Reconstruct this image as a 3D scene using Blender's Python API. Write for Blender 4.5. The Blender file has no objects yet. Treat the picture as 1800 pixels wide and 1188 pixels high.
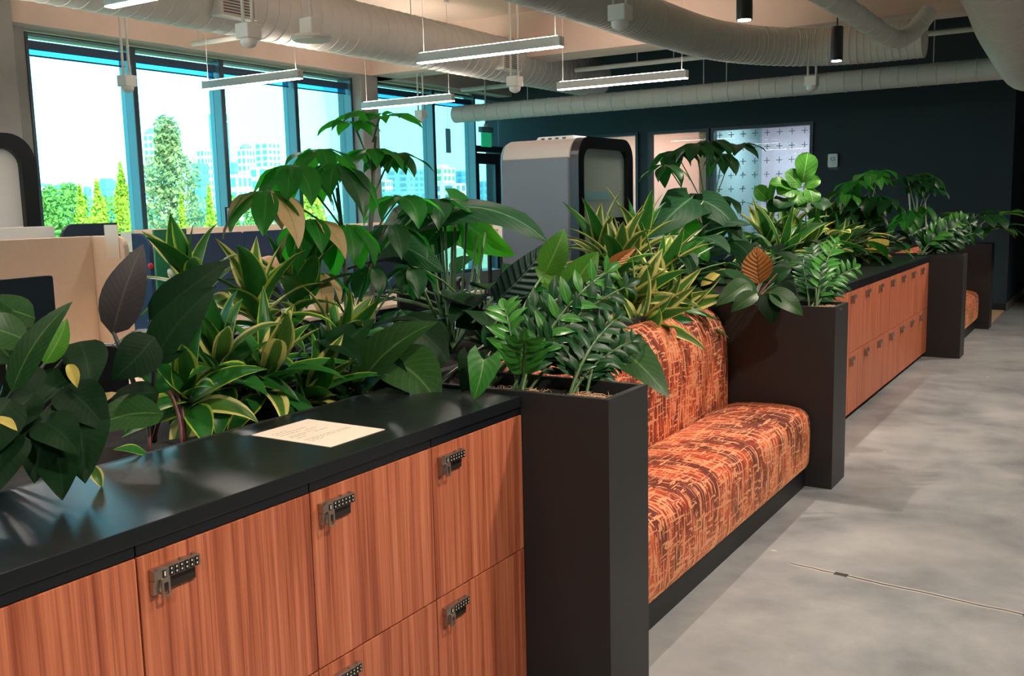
import bpy, math, random
from mathutils import Vector, Matrix
R0 = random.Random(7)
sc = bpy.context.scene
col = sc.collection
PI = math.pi

# ------------------------------------------------------------------ camera
YAW, PITCH, ROLL, FPX, CAMH = math.radians(32.17568), math.radians(-7.90673), math.radians(-1.3124), 1707.4, 1.5891
FW = Vector((-math.sin(YAW)*math.cos(PITCH), math.cos(YAW)*math.cos(PITCH), math.sin(PITCH)))
_r = Vector((math.cos(YAW), math.sin(YAW), 0)); _u = _r.cross(FW)
RT = _r*math.cos(ROLL) + _u*math.sin(ROLL); UP = _u*math.cos(ROLL) - _r*math.sin(ROLL)
CAM = Vector((0, 0, CAMH))
cd = bpy.data.cameras.new('camera'); co = bpy.data.objects.new('camera', cd); col.objects.link(co)
cd.sensor_width = 36.0; cd.lens = FPX/1800*36.0; cd.clip_end = 5000; cd.clip_start = 0.05
m3 = Matrix((RT, UP, -FW)).transposed()
co.matrix_world = Matrix.Translation(CAM) @ m3.to_4x4()
sc.camera = co
sc.view_settings.view_transform = 'Standard'
sc.view_settings.look = 'None'
sc.view_settings.gamma = 1.0
sc.view_settings.use_curve_mapping = False
sc.view_settings.exposure = 0.55

def at(px, py, X=None, Y=None, Z=None):
    """a point of the place seen at a measured spot, on the plane X, Y or Z = const"""
    d = FW + RT*((px-900)/FPX) - UP*((py-594)/FPX)
    t = X/d.x if X is not None else (Y/d.y if Y is not None else (Z-CAMH)/d.z)
    return CAM + d*t

# ------------------------------------------------------------------ sky and sun
w = bpy.data.worlds.new('world'); sc.world = w; w.use_nodes = True
bg = w.node_tree.nodes['Background']
bg.inputs[0].default_value = (0.30, 0.80, 0.95, 1); bg.inputs[1].default_value = 3.6
sd = bpy.data.lights.new('sun', 'SUN'); sd.energy = 8.0; sd.angle = 0.01; sd.color = (1.0, 0.86, 0.6)
so = bpy.data.objects.new('sun', sd); col.objects.link(so)
so.rotation_euler = Vector((-0.75, 0.35, -0.6)).to_track_quat('-Z', 'Y').to_euler()

# ------------------------------------------------------------------ materials
def srgb(r, g, b):
    f = lambda c: (c/255)/12.92 if c/255 <= 0.04045 else (((c/255)+0.055)/1.055)**2.4
    return (f(r), f(g), f(b), 1)
class NT:
    def __init__(s, name):
        s.m = bpy.data.materials.new(name); s.m.use_nodes = True; s.t = s.m.node_tree
        s.b = s.t.nodes['Principled BSDF']; s.out = s.t.nodes['Material Output']
    def n(s, typ, **kw):
        o = s.t.nodes.new('ShaderNode'+typ)
        for k, v in kw.items():
            if k.startswith('i_'):
                key = k[2:]; key = int(key) if key.isdigit() else key.replace('_', ' ')
                s.put(o.inputs[key], v)
            else: setattr(o, k, v)
        return o
    def put(s, inp, v):
        if isinstance(v, bpy.types.NodeSocket): s.t.links.new(v, inp)
        elif isinstance(v, bpy.types.Node): s.t.links.new(v.outputs[0], inp)
        else: inp.default_value = v
    def math(s, op, a, b=0.0, c=None, clamp=False):
        o = s.n('Math', operation=op); o.use_clamp = clamp
        s.put(o.inputs[0], a); s.put(o.inputs[1], b)
        if c is not None: s.put(o.inputs[2], c)
        return o.outputs[0]
    def mix(s, fac, a, b):
        o = s.n('Mix', data_type='RGBA'); s.put(o.inputs[0], fac); s.put(o.inputs[6], a); s.put(o.inputs[7], b)
        return o.outputs[2]
    def ramp(s, fac, stops, interp='LINEAR'):
        o = s.n('ValToRGB'); s.put(o.inputs[0], fac); cr = o.color_ramp; cr.interpolation = interp
        while len(cr.elements) < len(stops): cr.elements.new(0.5)
        for e, (p, c) in zip(cr.elements, stops): e.position = p; e.color = c
        return o.outputs[0]
    def noise(s, vec, scale=5, detail=3, rough=0.5, dist=0.0):
        o = s.n('TexNoise'); s.put(o.inputs['Vector'], vec); o.inputs['Scale'].default_value = scale
        o.inputs['Detail'].default_value = detail; o.inputs['Roughness'].default_value = rough; o.inputs['Distortion'].default_value = dist
        return o.outputs[0]
    def mapv(s, vec, scale=(1, 1, 1), loc=(0, 0, 0)):
        o = s.n('Mapping'); s.put(o.inputs['Vector'], vec); o.inputs['Scale'].default_value = scale; o.inputs['Location'].default_value = loc
        return o.outputs[0]
    def pos(s): return s.n('NewGeometry').outputs['Position']
    def objc(s): return s.n('TexCoord').outputs['Object']
    def uv(s): return s.n('UVMap').outputs[0]
    def bump(s, h, strength=0.3, dist=0.01):
        o = s.n('Bump'); o.inputs['Strength'].default_value = strength; o.inputs['Distance'].default_value = dist
        s.put(o.inputs['Height'], h); s.put(s.b.inputs['Normal'], o.outputs[0])
    def base(s, c, rough=0.5, metal=0.0, spec=None):
        s.put(s.b.inputs['Base Color'], c); s.put(s.b.inputs['Roughness'], rough); s.b.inputs['Metallic'].default_value = metal
        if spec is not None: s.b.inputs['Specular IOR Level'].default_value = spec
        return s

def plain(name, c, rough=0.5, metal=0.0, var=0.12, scale=18, bump=0.0, spec=None):
    t = NT(name); n = t.noise(t.pos(), scale, 4, 0.6)
    dark = tuple(x*(1-var) for x in c[:3])+(1,); lite = tuple(min(1, x*(1+var)) for x in c[:3])+(1,)
    t.base(t.mix(n, dark, lite), rough, metal, spec)
    if bump: t.bump(t.noise(t.pos(), scale*6, 3), bump, 0.003)
    return t.m
def emis(name, c, s):
    t = NT(name); t.base(c, 0.5); t.put(t.b.inputs['Emission Color'], c); t.b.inputs['Emission Strength'].default_value = s
    return t.m

M = {}
M['black'] = plain('black_laminate', srgb(19, 22, 27), 0.32, 0, 0.1, 30)
M['counter'] = plain('counter_black', srgb(23, 26, 30), 0.28, 0, 0.1, 60, 0.02)
M['planter'] = plain('planter_charcoal', srgb(40, 40, 41), 0.5, 0, 0.1, 25, 0.06)
M['plinth'] = plain('plinth_black', srgb(18, 18, 20), 0.5)
M['soil'] = plain('dark_soil', srgb(38, 30, 26), 0.95, 0, 0.5, 40, 0.6)
M['moss'] = plain('wood_wool', srgb(196, 160, 128), 0.9, 0, 0.3, 80)
M['nickel'] = plain('brushed_nickel', srgb(176, 160, 146), 0.32, 0.9, 0.1, 60)
M['darkmetal'] = plain('dark_metal', srgb(70, 58, 52), 0.4, 0.6)
M['key'] = plain('key_black', srgb(25, 22, 20), 0.4)
M['keymark'] = plain('key_digit_white', srgb(235, 225, 210), 0.5)
M['darkwall'] = plain('dark_wall_paint', srgb(40, 48, 53), 0.75, 0, 0.06, 6, 0.03)
M['darkceil'] = plain('dark_ceiling_paint', srgb(42, 42, 44), 0.9, 0, 0.1, 6)
M['concrete_lt'] = plain('ceiling_concrete', srgb(214, 190, 174), 0.85, 0, 0.1, 2.2, 0.15)
M['concrete'] = plain('column_concrete', srgb(150, 146, 142), 0.85, 0, 0.16, 3.0, 0.2)
M['duct'] = plain('duct_paint', srgb(196, 194, 186), 0.55, 0.0, 0.06, 8)
M['white'] = plain('white_plastic', srgb(222, 220, 214), 0.45, 0, 0.03)
M['greywhite'] = plain('light_housing', srgb(190, 188, 184), 0.4, 0.2, 0.05)
M['frame'] = plain('window_frame_metal', srgb(96, 124, 132), 0.4, 0.3, 0.05)
M['framedark'] = plain('window_frame_edge', srgb(44, 58, 68), 0.4, 0.2, 0.05)
M['shade'] = plain('shade_cassette_navy', srgb(36, 62, 88), 0.6)
M['beige'] = plain('beige_felt', srgb(238, 212, 186), 0.9, 0, 0.05, 40, 0.1)
M['wooddesk'] = plain('pale_desk_laminate', srgb(236, 212, 188), 0.5, 0, 0.06, 10)
M['navy'] = plain('navy_felt', srgb(38, 62, 92), 0.9, 0, 0.08, 40, 0.1)
M['teal'] = plain('teal_felt', srgb(70, 112, 124), 0.9, 0, 0.08, 40, 0.1)
M['screen'] = plain('monitor_back', srgb(26, 42, 58), 0.5, 0, 0.06)
M['paper'] = plain('paper', srgb(238, 222, 204), 0.7, 0, 0.02)
M['ink'] = plain('ink', srgb(150, 120, 100), 0.8)
M['green'] = plain('green_board', srgb(28, 120, 78), 0.6)
M['cap'] = plain('tan_cloth', srgb(196, 160, 130), 0.9)
M['red'] = plain('red_plastic', srgb(200, 50, 40), 0.5)
M['pinkwall'] = plain('pink_room_wall', srgb(236, 196, 180), 0.8, 0, 0.04)
M['palewall'] = plain('pale_room_wall', srgb(214, 214, 224), 0.8, 0, 0.03)
M['booth'] = plain('booth_shell_grey', srgb(98, 106, 112), 0.55, 0, 0.05, 20)
M['boothtop'] = plain('booth_roof_warm_grey', srgb(176, 166, 156), 0.55, 0, 0.04)
M['boothblack'] = plain('booth_frame_black', srgb(22, 24, 27), 0.3)
M['strip'] = plain('pale_decal', srgb(150, 205, 210), 0.4)
M['blueprint'] = plain('blue_plastic', srgb(120, 176, 206), 0.4)
M['baseboard'] = plain('baseboard_grey', srgb(120, 116, 112), 0.6)
M['inlay'] = plain('wood_inlay', srgb(214, 172, 132), 0.5, 0, 0.12, 12)
M['pink'] = plain('pink_plastic', srgb(220, 160, 150), 0.6)
M['hair'] = plain('dark_plastic', srgb(50, 30, 30), 0.6)
M['exitgreen'] = emis('exit_sign_green', srgb(20, 150, 100), 0.5)
M['led'] = emis('led_diffuser', (1.0, 0.92, 0.86, 1), 58.0)
M['ledup'] = emis('led_uplight', (1.0, 0.82, 0.70, 1), 60.0)
M['spotlens'] = emis('spot_lens', (1.0, 0.85, 0.68, 1), 25.0)
M['plus'] = plain('film_print_grey', srgb(120, 150, 156), 0.6)

def m_wood():
    t = NT('teak_veneer'); p = t.n('TexCoord').outputs['Object']
    inf = t.n('ObjectInfo').outputs['Random']
    off = t.n('CombineXYZ'); t.put(off.inputs[1], t.math('MULTIPLY', inf, 37.0)); t.put(off.inputs[2], t.math('MULTIPLY', inf, 11.0))
    va = t.n('VectorMath', operation='ADD'); t.put(va.inputs[0], p); t.put(va.inputs[1], off.outputs[0])
    q = va.outputs[0]
    a = t.noise(t.mapv(q, (1, 38, 0.8)), 1.0, 5, 0.6, 0.5)
    b = t.noise(t.mapv(q, (1, 210, 2.0)), 1.0, 3, 0.6, 0.2)
    c = t.noise(t.mapv(q, (1, 60, 0.5)), 1.0, 2, 0.5, 0.8)
    f = t.math('ADD', t.math('MULTIPLY', a, 0.65), t.math('MULTIPLY', b, 0.35))
    cl = t.ramp(f, [(0.32, srgb(120, 54, 34)), (0.44, srgb(170, 90, 60)), (0.55, srgb(200, 116, 82)), (0.70, srgb(218, 142, 104))])
    dk = t.ramp(c, [(0.60, (1, 1, 1, 1)), (0.66, (0.62, 0.5, 0.45, 1)), (0.70, (1, 1, 1, 1))])
    mm = t.n('Mix', data_type='RGBA', blend_type='MULTIPLY'); mm.inputs[0].default_value = 0.8
    t.put(mm.inputs[6], cl); t.put(mm.inputs[7], dk)
    t.base(mm.outputs[2], 0.45); t.bump(b, 0.06, 0.002); return t.m
M['wood'] = m_wood()

def m_floor():
    t = NT('polished_concrete_floor'); p = t.pos()
    a = t.noise(p, 0.9, 6, 0.62, 0.6); b = t.noise(t.mapv(p, (1, 1, 1), (4, 9, 0)), 3.2, 6, 0.65); s = t.noise(p, 40, 2)
    f = t.math('ADD', t.math('MULTIPLY', a, 0.6), t.math('MULTIPLY', b, 0.4))
    c = t.ramp(f, [(0.32, srgb(100, 103, 106)), (0.47, srgb(136, 138, 140)), (0.62, srgb(160, 160, 160))])
    # saw-cut joint with dark chips, and pale flecks
    sp = t.n('SeparateXYZ'); t.put(sp.inputs[0], p)
    wob = t.math('MULTIPLY', t.math('SUBTRACT', t.noise(p, 6, 3), 0.5), 0.03)
    line = t.math('ABSOLUTE', t.math('ADD', t.math('SUBTRACT', t.math('ADD', sp.outputs[1], t.math('MULTIPLY', sp.outputs[0], 0.11)), 3.955), wob))
    xm = t.math('GREATER_THAN', sp.outputs[0], -1.16)
    thin = t.math('MULTIPLY', t.math('LESS_THAN', line, 0.004), xm)
    chips = t.math('MULTIPLY', t.math('MULTIPLY', t.math('LESS_THAN', line, 0.018), t.math('GREATER_THAN', t.noise(t.mapv(p, (7, 1, 1)), 1.0, 1), 0.60)), xm)
    pale = t.math('MULTIPLY', t.math('LESS_THAN', t.math('ABSOLUTE', t.math('SUBTRACT', line, 0.012)), 0.004), xm)
    c = t.mix(pale, c, srgb(186, 178, 168)); c = t.mix(t.math('MAXIMUM', thin, chips), c, srgb(66, 64, 62))
    fl = t.math('GREATER_THAN', t.noise(t.mapv(p, (9, 16, 9)), 1.0, 1), 0.80)
    c = t.mix(fl, c, srgb(196, 190, 182))
    t.base(c, t.math('MULTIPLY_ADD', b, 0.3, 0.3)); t.bump(t.math('ADD', s, t.math('MULTIPLY', b, 2)), 0.06, 0.004); return t.m
M['floor'] = m_floor()

def m_fabric():
    t = NT('distressed_velvet'); uv = t.uv()
    s1 = t.noise(t.mapv(uv, (62, 7, 1)), 1.0, 2, 0.55, 0.7)        # strokes along the depth
    s2 = t.noise(t.mapv(uv, (10, 62, 1), (3, 5, 0)), 1.0, 2, 0.55, 0.7)  # threads across
    frag = t.noise(t.mapv(uv, (46, 40, 1), (2, 1, 0)), 1.0, 2, 0.6)
    big = t.noise(t.mapv(uv, (5.2, 3.0, 1), (1.7, 0.4, 0)), 1.0, 3, 0.6, 0.5)
    tone = t.math('ADD', t.math('MULTIPLY', big, 0.75), t.math('MULTIPLY', s1, 0.25))
    base = t.ramp(tone, [(0.0, srgb(92, 22, 10)), (0.455, srgb(140, 42, 18)), (0.505, srgb(180, 60, 26)), (0.555, srgb(200, 84, 42)), (0.62, srgb(214, 112, 62))], 'CONSTANT')
    th = t.math('MAXIMUM', t.math('MULTIPLY', t.math('SUBTRACT', s1, t.math('MULTIPLY_ADD', big, -0.26, 0.675)), 60.0, clamp=True), t.math('MULTIPLY', t.math('SUBTRACT', s2, t.math('MULTIPLY_ADD', big, -0.2, 0.665)), 60.0, clamp=True))
    th = t.math('MULTIPLY', th, t.math('MULTIPLY', t.math('SUBTRACT', frag, 0.36), 40.0, clamp=True))
    dk = t.math('MULTIPLY', t.math('MULTIPLY', t.math('SUBTRACT', t.noise(t.mapv(uv, (80, 22, 1), (9, 2, 0)), 1.0, 2, 0.6, 0.5), 0.60), 60.0, clamp=True), 0.8)
    c = t.mix(th, t.mix(dk, base, srgb(120, 36, 14)), srgb(222, 146, 106))
    t.base(c, 0.7); t.b.inputs['Sheen Weight'].default_value = 0.35; t.b.inputs['Sheen Roughness'].default_value = 0.4
    t.put(t.b.inputs['Sheen Tint'], srgb(255, 190, 130))
    t.bump(t.math('ADD', s1, s2), 0.25, 0.004); return t.m
M['fabric'] = m_fabric()

def m_glass(name, tint, gloss=0.06, rough=0.0):
    t = NT(name); t.t.nodes.remove(t.b)
    tr = t.n('BsdfTransparent'); tr.inputs[0].default_value = tint
    gl = t.n('BsdfGlossy'); gl.inputs['Roughness'].default_value = rough
    fr = t.n('Fresnel'); fr.inputs[0].default_value = 1.35
    mx = t.n('MixShader'); t.put(mx.inputs[0], t.math('MULTIPLY', fr.outputs[0], gloss*10, clamp=True)); t.put(mx.inputs[1], tr.outputs[0]); t.put(mx.inputs[2], gl.outputs[0])
    t.put(t.out.inputs[0], mx.outputs[0]); return t.m
M['glass'] = m_glass('window_glass', (0.82, 0.985, 1.0, 1))
M['shadecloth'] = m_glass('shade_mesh_blue', (0.30, 0.62, 0.85, 1), 0.01)
M['film'] = m_glass('film_glass_green', (0.70, 0.90, 0.86, 1), 0.05)
M['clearglass'] = m_glass('partition_glass', (0.95, 0.97, 0.98, 1), 0.05)
M['boothglass'] = plain('booth_door_glass', srgb(196, 210, 200), 0.15, 0, 0.03)  # bright reflection on the door is put into this pale opaque colour

def leafmat(name, c1, c2, vein=None, freq=9, slant=0.35, margin=None, mfrac=0.6, rough=0.4, trans=0.25, tcol=None, bumps=0.035, veinw=0.93, spec=0.28):
    t = NT(name); uv = t.uv(); sp = t.n('SeparateXYZ'); t.put(sp.inputs[0], uv); u, v = sp.outputs[0], sp.outputs[1]
    a = t.math('ABSOLUTE', t.math('MULTIPLY', t.math('SUBTRACT', u, 0.5), 2.0))
    rnd = t.n('ObjectInfo').outputs['Random']
    n = t.noise(t.mapv(uv, (2, 5, 1)), 2.0, 4, 0.6)
    c = t.mix(t.math('ADD', t.math('MULTIPLY', n, 0.6), t.math('MULTIPLY', rnd, 0.4)), c1, c2)
    if margin:
        st = t.noise(t.mapv(uv, (22, 1.2, 1)), 1.0, 3, 0.6, 0.3)
        k = t.math('ADD', a, t.math('MULTIPLY', t.math('SUBTRACT', st, 0.5), 0.75))
        k = t.math('ADD', k, t.math('MULTIPLY', t.math('SUBTRACT', rnd, 0.5), 0.35))
        c = t.mix(t.math('MULTIPLY', t.math('SUBTRACT', k, mfrac), 9.0, clamp=True), c, margin)
    w = t.math('SINE', t.math('MULTIPLY', t.math('SUBTRACT', v, t.math('MULTIPLY', a, slant)), freq*2*PI))
    if vein:
        vl = t.math('MULTIPLY', t.math('SUBTRACT', w, veinw), 1/(1-veinw), clamp=True)
        mr = t.math('SUBTRACT', 1.0, t.math('DIVIDE', a, 0.07), clamp=True)
        c = t.mix(t.math('MULTIPLY', t.math('MAXIMUM', t.math('MULTIPLY', vl, 0.3), mr), 0.7), c, vein)
    t.base(c, rough, 0, spec)
    t.bump(t.math('ADD', w, t.math('MULTIPLY', t.math('MINIMUM', a, 0.12), 20)), bumps, 0.004)
    if trans:
        tl = t.n('BsdfTranslucent'); t.put(tl.inputs[0], tcol or c)
        mx = t.n('MixShader'); mx.inputs[0].default_value = trans
        t.put(mx.inputs[1], t.b.outputs[0]); t.put(mx.inputs[2], tl.outputs[0]); t.put(t.out.inputs[0], mx.outputs[0])
    return t.m
L = {}
L['philo'] = leafmat('philodendron_leaf', srgb(24, 58, 26), srgb(48, 88, 36), srgb(104, 136, 76), 11, 0.25)
L['philodk'] = leafmat('philodendron_leaf_dark', srgb(8, 28, 14), srgb(20, 52, 24), srgb(36, 66, 36), 12, 0.2, trans=0.12, rough=0.5, spec=0.1)  # own dark green, darkened further to hold the shade on low leaves
L['philobr'] = leafmat('philodendron_leaf_young', srgb(50, 108, 30), srgb(84, 138, 40), srgb(140, 176, 80), 9, 0.3, trans=0.35)
L['purple'] = leafmat('philodendron_leaf_back', srgb(34, 31, 34), srgb(46, 42, 43), srgb(80, 72, 66), 14, 0.2, trans=0.05, rough=0.5)
L['drac'] = leafmat('dracaena_leaf', srgb(28, 88, 34), srgb(56, 120, 48), None, 1, 0, srgb(176, 200, 80), 0.80, 0.36, 0.25, bumps=0.05)
L['dracy'] = leafmat('dracaena_leaf_yellow', srgb(60, 104, 44), srgb(96, 136, 54), None, 1, 0, srgb(222, 212, 130), 0.55, 0.38, 0.25, bumps=0.05)
L['schef'] = leafmat('schefflera_leaf', srgb(26, 92, 38), srgb(50, 120, 46), srgb(104, 160, 84), 8, 0.45, trans=0.5, tcol=srgb(60, 180, 40))
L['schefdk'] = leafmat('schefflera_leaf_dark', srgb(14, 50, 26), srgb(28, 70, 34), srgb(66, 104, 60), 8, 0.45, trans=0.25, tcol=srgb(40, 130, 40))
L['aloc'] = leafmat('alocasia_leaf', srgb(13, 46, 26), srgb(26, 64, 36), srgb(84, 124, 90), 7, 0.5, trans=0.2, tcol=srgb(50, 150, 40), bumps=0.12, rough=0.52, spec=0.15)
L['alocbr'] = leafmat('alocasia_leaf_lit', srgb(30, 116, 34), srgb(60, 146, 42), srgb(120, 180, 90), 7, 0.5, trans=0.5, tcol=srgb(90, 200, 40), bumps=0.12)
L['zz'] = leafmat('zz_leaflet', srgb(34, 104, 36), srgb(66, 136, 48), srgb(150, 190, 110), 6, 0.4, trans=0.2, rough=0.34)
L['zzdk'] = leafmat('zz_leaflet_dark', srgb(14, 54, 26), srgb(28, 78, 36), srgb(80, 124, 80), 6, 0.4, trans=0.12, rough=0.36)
L['fiddle'] = leafmat('fiddle_leaf', srgb(44, 112, 30), srgb(76, 142, 42), srgb(150, 190, 100), 6, 0.4, trans=0.35, bumps=0.1)
L['brown'] = leafmat('withered_leaf', srgb(128, 70, 30), srgb(168, 106, 46), srgb(84, 40, 20), 9, 0.25, trans=0.2, rough=0.5, bumps=0.4, veinw=0.7)
L['tan'] = leafmat('dry_tan_leaf', srgb(150, 128, 90), srgb(186, 160, 112), srgb(110, 100, 60), 8, 0.4, trans=0.2, rough=0.5)
L['yellow'] = leafmat('yellow_leaf', srgb(190, 172, 76), srgb(216, 194, 110), srgb(150, 150, 70), 8, 0.3, trans=0.3, rough=0.45)
L['ribbed'] = leafmat('ribbed_leaf', srgb(12, 34, 30), srgb(24, 52, 44), srgb(96, 116, 106), 11, 0.12, trans=0.1, bumps=0.6, rough=0.4, veinw=0.75)
M['stem'] = plain('green_stem', srgb(74, 104, 58), 0.5)
M['stemdk'] = plain('dark_stem', srgb(44, 52, 44), 0.55)
M['stemred'] = plain('red_stem', srgb(104, 52, 50), 0.5)
M['trunk'] = plain('grey_trunk', srgb(88, 92, 80), 0.7, 0, 0.2, 60)
M['stempale'] = plain('pale_petiole', srgb(150, 160, 140), 0.45)

# ------------------------------------------------------------------ mesh helpers
class MB:
    def __init__(s): s.v = []; s.f = []; s.uv = None
    def box(s, x0, x1, y0, y1, z0, z1):
        b = len(s.v)
        s.v += [(x0, y0, z0), (x1, y0, z0), (x1, y1, z0), (x0, y1, z0), (x0, y0, z1), (x1, y0, z1), (x1, y1, z1), (x0, y1, z1)]
        s.f += [tuple(b+i for i in q) for q in ((3, 2, 1, 0), (4, 5, 6, 7), (0, 1, 5, 4), (1, 2, 6, 5), (2, 3, 7, 6), (3, 0, 4, 7))]
        return s
    def tube(s, pts, r, n=8, caps=True):
        pts = [Vector(p) for p in pts]; k = len(pts); rs = r if isinstance(r, (list, tuple)) else [r]*k
        b = len(s.v); ref = None
        for i, p in enumerate(pts):
            d = (pts[min(i+1, k-1)]-pts[max(i-1, 0)]).normalized()
            if ref is None: ref = Vector((0, 0, 1)) if abs(d.z) < 0.9 else Vector((1, 0, 0))
            a = ref - d*ref.dot(d); a.normalize(); c = d.cross(a); ref = a
            for j in range(n):
                q = 2*PI*j/n; s.v.append(tuple(p+(a*math.cos(q)+c*math.sin(q))*rs[i]))
        for i in range(k-1):
            for j in range(n):
                s.f.append((b+i*n+j, b+i*n+(j+1) % n, b+(i+1)*n+(j+1) % n, b+(i+1)*n+j))
        if caps: s.f += [tuple(b+j for j in reversed(range(n))), tuple(b+(k-1)*n+j for j in range(n))]
        return s
    def prism(s, poly, axis, a0, a1):
        """poly of 2D points; axis 'x': (y,z), 'y': (x,z), 'z': (x,y)"""
        def p3(q, a): return {'x': (a, q[0], q[1]), 'y': (q[0], a, q[1]), 'z': (q[0], q[1], a)}[axis]
        b = len(s.v); n = len(poly)
        s.v += [p3(q, a0) for q in poly]+[p3(q, a1) for q in poly]
        s.f += [tuple(b+i for i in range(n)), tuple(b+n+i for i in reversed(range(n)))]
        s.f += [(b+i, b+n+i, b+n+(i+1) % n, b+(i+1) % n) for i in range(n)]
        return s
    def ring(s, po, pi, axis, a0, a1):
        """frame between outer and inner outlines (same count)"""
        def p3(q, a): return {'x': (a, q[0], q[1]), 'y': (q[0], a, q[1]), 'z': (q[0], q[1], a)}[axis]
        b = len(s.v); n = len(po)
        for poly, a in ((po, a0), (pi, a0), (po, a1), (pi, a1)): s.v += [p3(q, a) for q in poly]
        for i in range(n):
            j = (i+1) % n
            s.f += [(b+i, b+j, b+n+j, b+n+i), (b+2*n+j, b+2*n+i, b+3*n+i, b+3*n+j), (b+j, b+i, b+2*n+i, b+2*n+j), (b+n+i, b+n+j, b+3*n+j, b+3*n+i)]
        return s
    def lathe(s, prof, c=(0, 0, 0), n=16):
        b = len(s.v); k = len(prof)
        for r, z in prof:
            for j in range(n): q = 2*PI*j/n; s.v.append((c[0]+r*math.cos(q), c[1]+r*math.sin(q), c[2]+z))
        for i in range(k-1):
            for j in range(n): s.f.append((b+i*n+j, b+i*n+(j+1) % n, b+(i+1)*n+(j+1) % n, b+(i+1)*n+j))
        s.f += [tuple(b+j for j in reversed(range(n))), tuple(b+(k-1)*n+j for j in range(n))]
        return s
    def quad(s, a, b_, c, d):
        b = len(s.v); s.v += [tuple(a), tuple(b_), tuple(c), tuple(d)]; s.f.append((b, b+1, b+2, b+3)); return s
    def mesh(s, name, mat, smooth=False):
        me = bpy.data.meshes.new(name); me.from_pydata(s.v, [], s.f)
        if mat: me.materials.append(mat)
        if smooth: me.shade_smooth()
        if s.uv:
            l = me.uv_layers.new(name='UVMap')
            for i, lp in enumerate(me.loops): l.data[i].uv = s.uv[lp.vertex_index]
        me.update(); return me
    def build(s, name, mat, parent=None, smooth=False, bevel=0, autosmooth=False, origin=None):
        if origin is not None: s.v = [(x-origin[0], y-origin[1], z-origin[2]) for x, y, z in s.v]
        o = link(name, s.mesh(name, mat, smooth), parent)
        if origin is not None: o.location = origin
        if autosmooth: o.data.shade_smooth(); o.data.set_sharp_from_angle(angle=math.radians(35))
        if bevel:
            md = o.modifiers.new('bevel', 'BEVEL'); md.width = bevel; md.segments = 2; md.limit_method = 'ANGLE'; md.harden_normals = False
        return o
def link(name, me, parent=None):
    o = bpy.data.objects.new(name, me); col.objects.link(o); o.parent = parent; return o
def tag(o, label, cat, group=None):
    o['label'] = label; o['category'] = cat
    if group: o['group'] = group
    return o
def struct(o, label=None):
    o['kind'] = 'structure'
    if label: o['label'] = label
    return o
def thing(name, label, cat, loc=(0, 0, 0), group=None):
    o = bpy.data.objects.new(name, None); col.objects.link(o); o.location = loc; o.empty_display_size = 0.1
    return tag(o, label, cat, group)
def copytree(o, parent=None):
    c = o.copy(); col.objects.link(c); c.parent = parent
    for ch in [x for x in o.children]: copytree(ch, c)
    return c
def rrect(a0, a1, b0, b1, r, n=5, corners=(1, 1, 1, 1)):
    """rounded rectangle outline, corners: (a0b0, a1b0, a1b1, a0b1)"""
    out = []
    for (ca, cb, st), on in zip(((a0+r, b0+r, PI), (a1-r, b0+r, 1.5*PI), (a1-r, b1-r, 0), (a0+r, b1-r, 0.5*PI)), corners):
        if on:
            for k in range(n+1): q = st+0.5*PI*k/n; out.append((ca+r*math.cos(q), cb+r*math.sin(q)))
        else:
            sa = a0 if ca == a0+r else a1; sb = b0 if cb == b0+r else b1
            out.append((sa, sb))
    return out
# ------------------------------------------------------------------ the room shell
XW, YF, XL, XP, HC = -9.32, 14.53, -1.581, -1.275, 0.988
ZS = 3.95
struct(MB().box(-9.6, 4.0, -5.0, 22.0, -0.2, 0.0).build('floor', M['floor']), 'polished grey concrete floor')
struct(MB().box(-9.6, 4.0, -5.0, 11.37, ZS, ZS+0.3).build('ceiling', M['concrete_lt']), 'pale concrete ceiling slab')
struct(MB().box(-9.6, 4.0, 11.37, 22.0, ZS, ZS+0.3).build('ceiling', M['darkceil']), 'black painted ceiling near the dark wall')
struct(MB().box(-9.6, 4.0, 10.8, 11.37, 3.4, ZS).build('trim_1', M['concrete_lt']), 'concrete beam across the ceiling')
struct(MB().box(-9.6, 4.0, 4.3, 4.85, 3.55, ZS).build('trim_2', M['concrete_lt']), 'nearer concrete ceiling beam')
struct(MB().box(-9.7, -9.03, -5.0, 14.6, 3.4, ZS).build('trim_3', M['concrete_lt']), 'concrete edge beam above the windows')
struct(MB().box(4.0, 4.2, -5.0, 22.2, -0.2, ZS+0.3).build('wall_right', M['palewall']))
struct(MB().box(-9.7, 4.2, -5.2, -5.0, -0.2, ZS+0.3).build('wall_back', M['palewall']))
# far wall with two glazed openings (partition windows)
wf = MB()
OP = [(-7.55, -6.66), (-6.49, -5.47), (-5.44, -3.89)]
ZO0, ZO1 = 0.95, 2.66
edges = [-9.6] + [e for o in OP for e in o] + [-1.28]
for i in range(0, len(edges), 2): wf.box(edges[i], edges[i+1], YF, YF+0.15, 0, ZS)
for a, b in OP: wf.box(a, b, YF, YF+0.15, 0, ZO0); wf.box(a, b, YF, YF+0.15, ZO1, ZS)
struct(wf.build('wall_far', M['darkwall']), 'dark charcoal painted far wall')
struct(MB().box(-1.43, -1.28, YF+0.15, 22.0, 0, ZS).build('wall_corridor', M['darkwall']))
struct(MB().box(-9.7, 4.0, 22.0, 22.2, 0, ZS).build('wall_end', M['darkwall']))
struct(MB().box(-1.28, -1.265, YF, 22.0, 0, 0.10).build('baseboard_corridor', M['baseboard']))
struct(MB().box(-3.3, -1.28, YF-0.015, YF, 0, 0.10).build('baseboard_far', M['plinth']))
struct(MB().box(-2.3, -1.30, 12.83, YF-0.016, 0.0, 0.012).build('trim_4', M['inlay']), 'pale wood floor inlay beside the last planter')
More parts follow.
